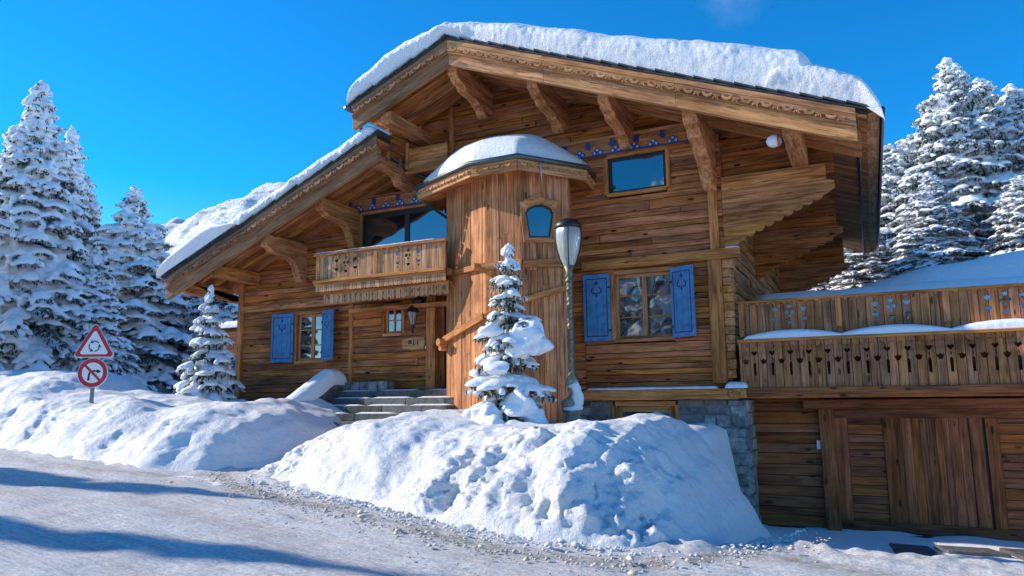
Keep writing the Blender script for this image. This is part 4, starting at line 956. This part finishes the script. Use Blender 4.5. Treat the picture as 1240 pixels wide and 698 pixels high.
def spruce(H,Rr,seed,label,cat='spruce',voxel=.07,heavy=1.,dens=1.,fine=False,group=None,z0f=.03,name='snowy_spruce',power=.85,whorl=None,skip=.05,cover=.7):
    random.seed(seed); root=thing(name,label,cat,(0,0,0),group)
    mb=MB(); nn=12; mb.tube([(.02*H*.1*math.sin(i*1.3),.02*H*.1*math.cos(i),-.4+(H*.985+.4)*i/nn) for i in range(nn+1)],[max(.012,H*.016*(1-i/nn)**.8) for i in range(nn+1)],8); mb.build('trunk',M['bark'],root,smooth=True)
    SV,SF=[],[];CV,CF,CM=[],[],[]
    nw=whorl or int(H*1.9*dens)+7
    for w in range(nw):
        t=z0f+(.965-z0f)*(w/(nw-1))**.9; zb=H*t; L0=Rr*(1-t)**power+.05*H*.12
        nb=max(4,int((10 if L0>1 else 7)*(1 if t<.8 else .8)))
        for k in range(nb):
            an=2*math.pi*(k+random.uniform(-.3,.3))/nb+w*2.4; L=L0*random.uniform(.72,1.16); el=R(-14+46*t**1.5+random.uniform(-7,7)); dr=random.uniform(.16,.30)*(1.1-t)
            zz=zb+random.uniform(-.15,.15)*H/nw*1.5
            ca,sa=math.cos(an),math.sin(an)
            def pt(s,side=0):
                r_=L*s; return (ca*r_*math.cos(el)-sa*side, sa*r_*math.cos(el)+ca*side, zz+r_*math.sin(el)-dr*L*s*s*1.3+ (.12*L*max(0,s-.8)))
            # branch foliage: hanging sprays
            nst=max(4,int(L/(.11 if not fine else .085)*dens**.5)); wd=min(.42*L,.75)*(1 if L>.6 else .8)
            for j in range(nst):
                s=.12+.9*j/nst; wj=wd*(1-.75*s)*random.uniform(.7,1.2)+.05
                for sd in (-1,1):
                    a=Vector(pt(s)); bq=Vector(pt(min(1.06,s+.12),sd*wj))-Vector((0,0,wj*.35+random.uniform(0,.05)))
                    d_=(bq-a); pr=Vector((-d_.y,d_.x,0)).normalized()*(.035+.02*wj) ; nd=4 if not fine else 5
                    for q in range(nd):
                        u0=q/nd; p0=a+d_*u0; p1=a+d_*(u0+1.25/nd); jx=Vector((random.uniform(-.03,.03),random.uniform(-.03,.03),0))
                        hang=Vector((0,0,-(.05+.09*random.random())*(1 if L>.5 else .6)))
                        i0=len(CV); sp=pr*(1.2-u0*.6)*(random.uniform(.8,1.4))
                        CV+= [tuple(p0+sp),tuple(p0-sp),tuple(p1+jx*.5)]; CF.append((i0,i0+1,i0+2))
                        CV+= [tuple(p0+jx),tuple(p1+jx*.3),tuple((p0+p1)/2+hang+jx)]; CF.append((i0+3,i0+4,i0+5)); fr=1 if random.random()<(.6 if fine else .4) else 0; CM+= [fr,fr]
            # snow pads
            if random.random()>(.06 if heavy>=1 else .12):
                npad=max(2,int(L/.42)) if not fine else max(2,int(L/.30))
                for j in range(npad):
                    s=(j+.75)/(npad+.35)
                    if random.random()<skip: continue
                    ww=wd*(1-.55*s)*cover+.05; c=pt(s,random.uniform(-.3,.3)*ww); hz=(.07+.10*ww/.3*.6)*heavy*random.uniform(.7,1.35); hz=min(hz,.26*heavy)
                    blob(SV,SF,(c[0],c[1],c[2]+hz*.25),L/npad*.66*random.uniform(.8,1.2),ww*random.uniform(.75,1.15),hz,an,droop=.25+.6*s)
                    for sd in ((-1,1) if random.random()<.6 else (random.choice((-1,1)),)):
                        c=pt(min(1,s+.08),sd*ww*1.15); blob(SV,SF,(c[0],c[1],c[2]-ww*.25),ww*.5,ww*.36,hz*.7,an+sd*.7,droop=.6)
    # leader
    for q in range(5): blob(SV,SF,(random.uniform(-.02,.02),random.uniform(-.02,.02),H*(.90+.022*q)),.035+.03*(4-q)*.5,.035+.03*(4-q)*.5,.05,0)
    rawmesh('crown',CV,CF,[M['needle'],M['frost']],root,False,CM)
    s=rawmesh('snow_cover',SV,SF,[M['snow']],root)
    rm=s.modifiers.new('r','REMESH'); rm.mode='VOXEL'; rm.voxel_size=voxel; rm.use_smooth_shade=True
    sm=s.modifiers.new('s','SMOOTH'); sm.iterations=2; sm.factor=.5
    tx=bpy.data.textures.new('n','CLOUDS'); tx.noise_scale=max(.1,voxel*3); dm=s.modifiers.new('d','DISPLACE'); dm.texture=tx; dm.strength=voxel*.9; dm.mid_level=.5
    bake(s); s.data.polygons.foreach_set('use_smooth',[True]*len(s.data.polygons))
    return root
def dup(root,loc,rz,scale,label,group=None):
    r_=root.copy(); col.objects.link(r_); r_.location=loc; r_.rotation_euler=(0,0,rz); r_.scale=scale; r_['label']=label
    if group: r_['group']=group
    for ch in list(root.children):
        c=ch.copy(); col.objects.link(c); c.parent=r_
    return r_
GL='snow-covered spruces left of the chalet'; GR='snow-covered spruces behind the terrace'
def put(o,x,y,rz=0,s=1.,z=None): o.location=(x,y,ground(x,y)-.1 if z is None else z); o.rotation_euler=(0,0,rz); o.scale=(s,s,s) if isinstance(s,(int,float)) else s; return o
A=spruce(13.5,3.7,11,'tallest snow-laden spruce at the left, with heavy drooping boughs',group=GL,voxel=.065,heavy=1.4,skip=.09,cover=.76)
B=spruce(10.4,3.6,23,'bushy snowy spruce with a pointed top just left of the low roof eave',group=GL,voxel=.06,heavy=1.3,skip=.1,cover=.74)
Cc=spruce(11.0,3.7,37,'tallest frosted spruce rising behind the terrace',group=GR,voxel=.055,heavy=.85,dens=1.2,fine=True,power=.8)
Dd=spruce(10.0,4.0,41,'broad frosted spruce behind the terrace at the right edge',group=GR,voxel=.055,heavy=.9,dens=1.2,fine=True,power=.7)

put(A,-31.0,17.5,0); put(B,-32.8,23.5,1,(1.22,1.22,1.0))
put(Cc,3.4,30,0,.87); put(Dd,5.5,31,1,.83)
LEFT=[(A,-35.9,22,2.1,(.9,.9,1.0),'slim snowy spruce directly right of the tallest one'),(A,-39.5,20.5,.7,.88,'snowy spruce cut by the left edge of the photo, behind the tallest one'),
 (B,-28.6,26.5,3.3,.66,'low dark snowy spruce between the pointed one and the roof eave'),(B,-29.5,19.5,4.2,.62,'low snowy spruce standing behind the road signs'),(A,-34,16.2,5.2,.5,'short snowy spruce at the left edge above the snow bank'),
 (B,-33.4,27.0,1.3,.60,'small shaded spruce half hidden behind the annex'),(B,-34.6,21.0,2.6,.75,'middling snowy spruce in the gap right of the tallest one'),(A,-29.6,25.5,2.2,.36,'distant snowy spruce filling the view below the low eave, left of the annex'),(B,-30.6,27,.6,.8,'snowy spruce whose tip shows just right of the pointed one')]
for src,x,y,rz,s,lab in LEFT: dup(src,(x,y,ground(x,y)-.1),rz,s if isinstance(s,tuple) else (s,s,s),lab,GL)
RIGHT=[(Dd,1.3,33,2.0,.72,'frosted spruce nearest the right eave gutter'),(Cc,-.2,35,1.1,.58,'small frosted spruce peeping beside the gutter'),(Dd,2.3,34.5,3.9,.80,'frosted spruce half behind the tallest one, to its left'),(Cc,4.9,34,2.9,.90,'frosted spruce between the tallest and the broad one'),
 (Dd,7.4,31,5.1,.86,'frosted spruce at the right edge, partly outside the photo'),(Cc,2.2,27,.4,.42,'low frosted spruce just above the snow slope'),(Dd,4.6,26.5,4.4,.40,'lowest rounded spruce at the right above the snow slope'),(Dd,.2,29.5,.4,.36,'low frosted spruce right beside the far end of the eave'),(Cc,-1.2,31,.9,.36,'low frosted spruce seen under the end of the eave')]
for src,x,y,rz,s,lab in RIGHT: dup(src,(x,y,ground(x,y)-.1),rz,(s*1.25,s*1.2,s),lab,GR)
# trees out of the picture: their shadows cross the road, their reflections show in the panes
GO='spruces across the road, seen as shadows and reflections'
for i,(src,x,y,rz,s,lab) in enumerate([(B,-31,3.55,.5,(.7,.7,1.15),'spruce throwing the upper long shadow onto the road'),(A,-29,.75,1.5,(.5,.5,.98),'spruce throwing the lower long shadow onto the road'),
  (A,-28.2,12.5,2.5,(.8,.8,.85),'spruce added just outside the left edge to shade the foot of the left wing'),  # unseen tree added to keep the grazing sun off this wall
  (A,-10,-14,0,(1.35,1.35,1.35),'spruce mirrored in the upper right window'),(B,-3.5,-15,2,(1.2,1.2,1.2),'spruce mirrored in the right-hand casement window'),(A,2,-13,3,(1,1,1),'spruce across the road beside the mirrored ones'),(B,-15,-15,3,(1.1,1.1,1.1),'spruce across the road, furthest left of those mirrored')]):
    dup(src,(x,y,road(x,y)-.2),rz,s,lab,GO)
# small trees
E1=spruce(3.2,1.1,51,'young spruce buried in fresh snow at the left corner of the chalet',voxel=.026,heavy=.85,name='young_spruce',whorl=11,power=.9,skip=.06,cover=.85); put(E1,-15.35,13.35,0,1,z=-.25)
E2=spruce(3.35,.88,63,'young spruce bent under big snow lumps in front of the stair tower',voxel=.022,heavy=.7,name='young_spruce',whorl=10,power=.6,dens=1.5,skip=.14,cover=.84); put(E2,-5.95,11.95,0,1,z=-.55)
# big snow lumps hanging on it
V_,F_=[],[]
for c,r3,an in [((.42,-.18,1.62),(.36,.32,.34),0),((.62,-.1,1.42),(.22,.25,.26),0),((.30,-.28,1.32),(.26,.26,.2),.4),((-.15,-.45,1.72),(.26,.22,.15),.3),((.05,-.62,1.02),(.24,.2,.15),0),((-.42,-.38,.95),(.2,.2,.12),0),((.42,-.45,.36),(.27,.27,.32),0),((.66,-.3,.10),(.24,.26,.26),0),((-.12,-.66,.20),(.28,.26,.24),0),((-.55,-.55,.12),(.22,.22,.2),0),((.12,-.85,.06),(.22,.22,.2),0)]: blob(V_,F_,c,*r3,an,rnd=.7)
s=rawmesh('snow_lump',V_,F_,[M['snow']],E2); rm=s.modifiers.new('r','REMESH'); rm.mode='VOXEL'; rm.voxel_size=.03; sm=s.modifiers.new('s','SMOOTH'); sm.iterations=6
bake(s); s.data.polygons.foreach_set('use_smooth',[True]*len(s.data.polygons))
# lump of snow clinging to the lamp pedestal
V_,F_=[],[]
for c,r3 in [((LX+.12,LY-.06,-.10),(.12,.12,.2)),((LX+.11,LY-.06,.10),(.09,.1,.16)),((LX+.03,LY-.05,.17),(.12,.09,.06)),((LX+.04,LY-.08,-.24),(.2,.16,.08)),((LX+.17,LY-.06,-.06),(.08,.09,.16))]: blob(V_,F_,c,*r3,0,rnd=.25)
s=rawmesh('clinging_snow',V_,F_,[M['snow']]); rm=s.modifiers.new('r','REMESH'); rm.mode='VOXEL'; rm.voxel_size=.025; bake(s); s.data.polygons.foreach_set('use_smooth',[True]*len(s.data.polygons)); tag(s,'lump of snow clinging to the foot of the street lamp','snow lump')
# snow clods at the foot of the banks
random.seed(5); V_,F_=[],[]
for i in range(900):
    x=random.uniform(-10,-.9); f=footB(x) if x<-.9 else 9.4-.5*random.random()*0; y=f-abs(random.gauss(0,.35))+.12; r_=random.uniform(.006,.024)*(2. if random.random()<.06 else 1)
    blob(V_,F_,(x,y,road(x,y)+r_*.3+.02),r_*random.uniform(.8,1.5),r_,r_*.8,random.random()*6,rnd=.5)
tag(rawmesh('snow_clods',V_,F_,[M['snowrough']]),'crumbled snow clods along the foot of the snow bank',kind='stuff')
V_,F_=[],[]
for i in range(650):
    x=random.uniform(-10.5,-.6); off=random.gauss(.85+.25*nz(x,0,0,.5),.16)+ (random.uniform(-.3,.9) if random.random()<.25 else 0); y=footB(x)-off; r_=random.uniform(.006,.017)*(2.1 if random.random()<.08 else 1)
    blob(V_,F_,(x,y,road(x,y)+r_*.4+.03),r_*random.uniform(.8,1.6),r_,r_*.8,random.random()*6,rnd=.6)
tag(rawmesh('dirty_slush_crumbs',V_,F_,[M['slush']]),'brownish frozen slush crumbs in a line along the road edge',kind='stuff')
# wisp of chimney vapour above the roof
m_=bpy.data.materials.new('vapour'); m_.use_nodes=True; nt=m_.node_tree; nt.nodes.clear(); n=N(nt); o_=n.add('OutputMaterial'); pv=n.add('VolumePrincipled'); n.l(pv.outputs[0],o_.inputs['Volume']); pv.inputs['Color'].default_value=(.95,.95,.97,1)
tcv=n.add('TexCoord').outputs['Object']; ln_=n.add('VectorMath',operation='LENGTH'); n.l(tcv,ln_.inputs[0]); fall=n.ramp(ln_.outputs['Value'],[(.25,1),(.95,0)])
dn=n.math('MULTIPLY',n.math('MULTIPLY',fall,n.ramp(n.noise(tcv,2.2,4,.6),[(.42,0),(.7,1)])),.28); n.l(dn,pv.inputs['Density'])
V_,F_=[],[]; vs,fs=ico(); V_=[tuple(v) for v in vs]; w=rawmesh('chimney_vapour',V_,list(fs),[m_]); w.location=(-2.9,22,12.4); w.scale=(1.4,1.0,1.3); tag(w,'faint wisp of chimney vapour above the roof snow',kind='stuff')
# ---------------------------------------------------------------- light
EL=R(28); dxy=Vector((.98,.19)).normalized()
W=bpy.data.worlds.new('World'); sc.world=W; W.use_nodes=True; nt=W.node_tree; nt.nodes.clear(); n=N(nt)
out=n.add('OutputWorld'); bg=n.add('Background'); sky=n.add('TexSky'); sky.sky_type='NISHITA'; sky.sun_disc=False; sky.sun_elevation=EL
todir=Vector((-dxy.x,-dxy.y)); sky.sun_rotation=math.atan2(todir.x,todir.y); sky.altitude=1800; sky.air_density=1.0; sky.dust_density=.0; sky.ozone_density=3.0
hs_=n.add('HueSaturation'); hs_.inputs['Saturation'].default_value=1.45; hs_.inputs['Hue'].default_value=.503; n.l(sky.outputs[0],hs_.inputs['Color']); n.l(hs_.outputs[0],bg.inputs['Color']); bg.inputs['Strength'].default_value=.15; n.l(bg.outputs[0],out.inputs[0])
sl=bpy.data.lights.new('sun','SUN'); sl.energy=3.2; sl.angle=R(.53); sl.color=(1,.94,.84); so=bpy.data.objects.new('sun',sl); col.objects.link(so)
dirv=Vector((dxy.x*math.cos(EL),dxy.y*math.cos(EL),-math.sin(EL))); so.rotation_euler=dirv.to_track_quat('-Z','Y').to_euler(); so.location=(-30,-10,30)
vs_=sc.view_settings; vs_.view_transform='Standard'; vs_.look='None'; vs_.exposure=.92; vs_.gamma=1; vs_.use_white_balance=True; vs_.white_balance_temperature=7200;  sc.cycles.max_bounces=8; sc.cycles.diffuse_bounces=4
sc.cycles.use_denoising=True
try: sc.cycles.denoiser='OPENIMAGEDENOISE'
except Exception: pass
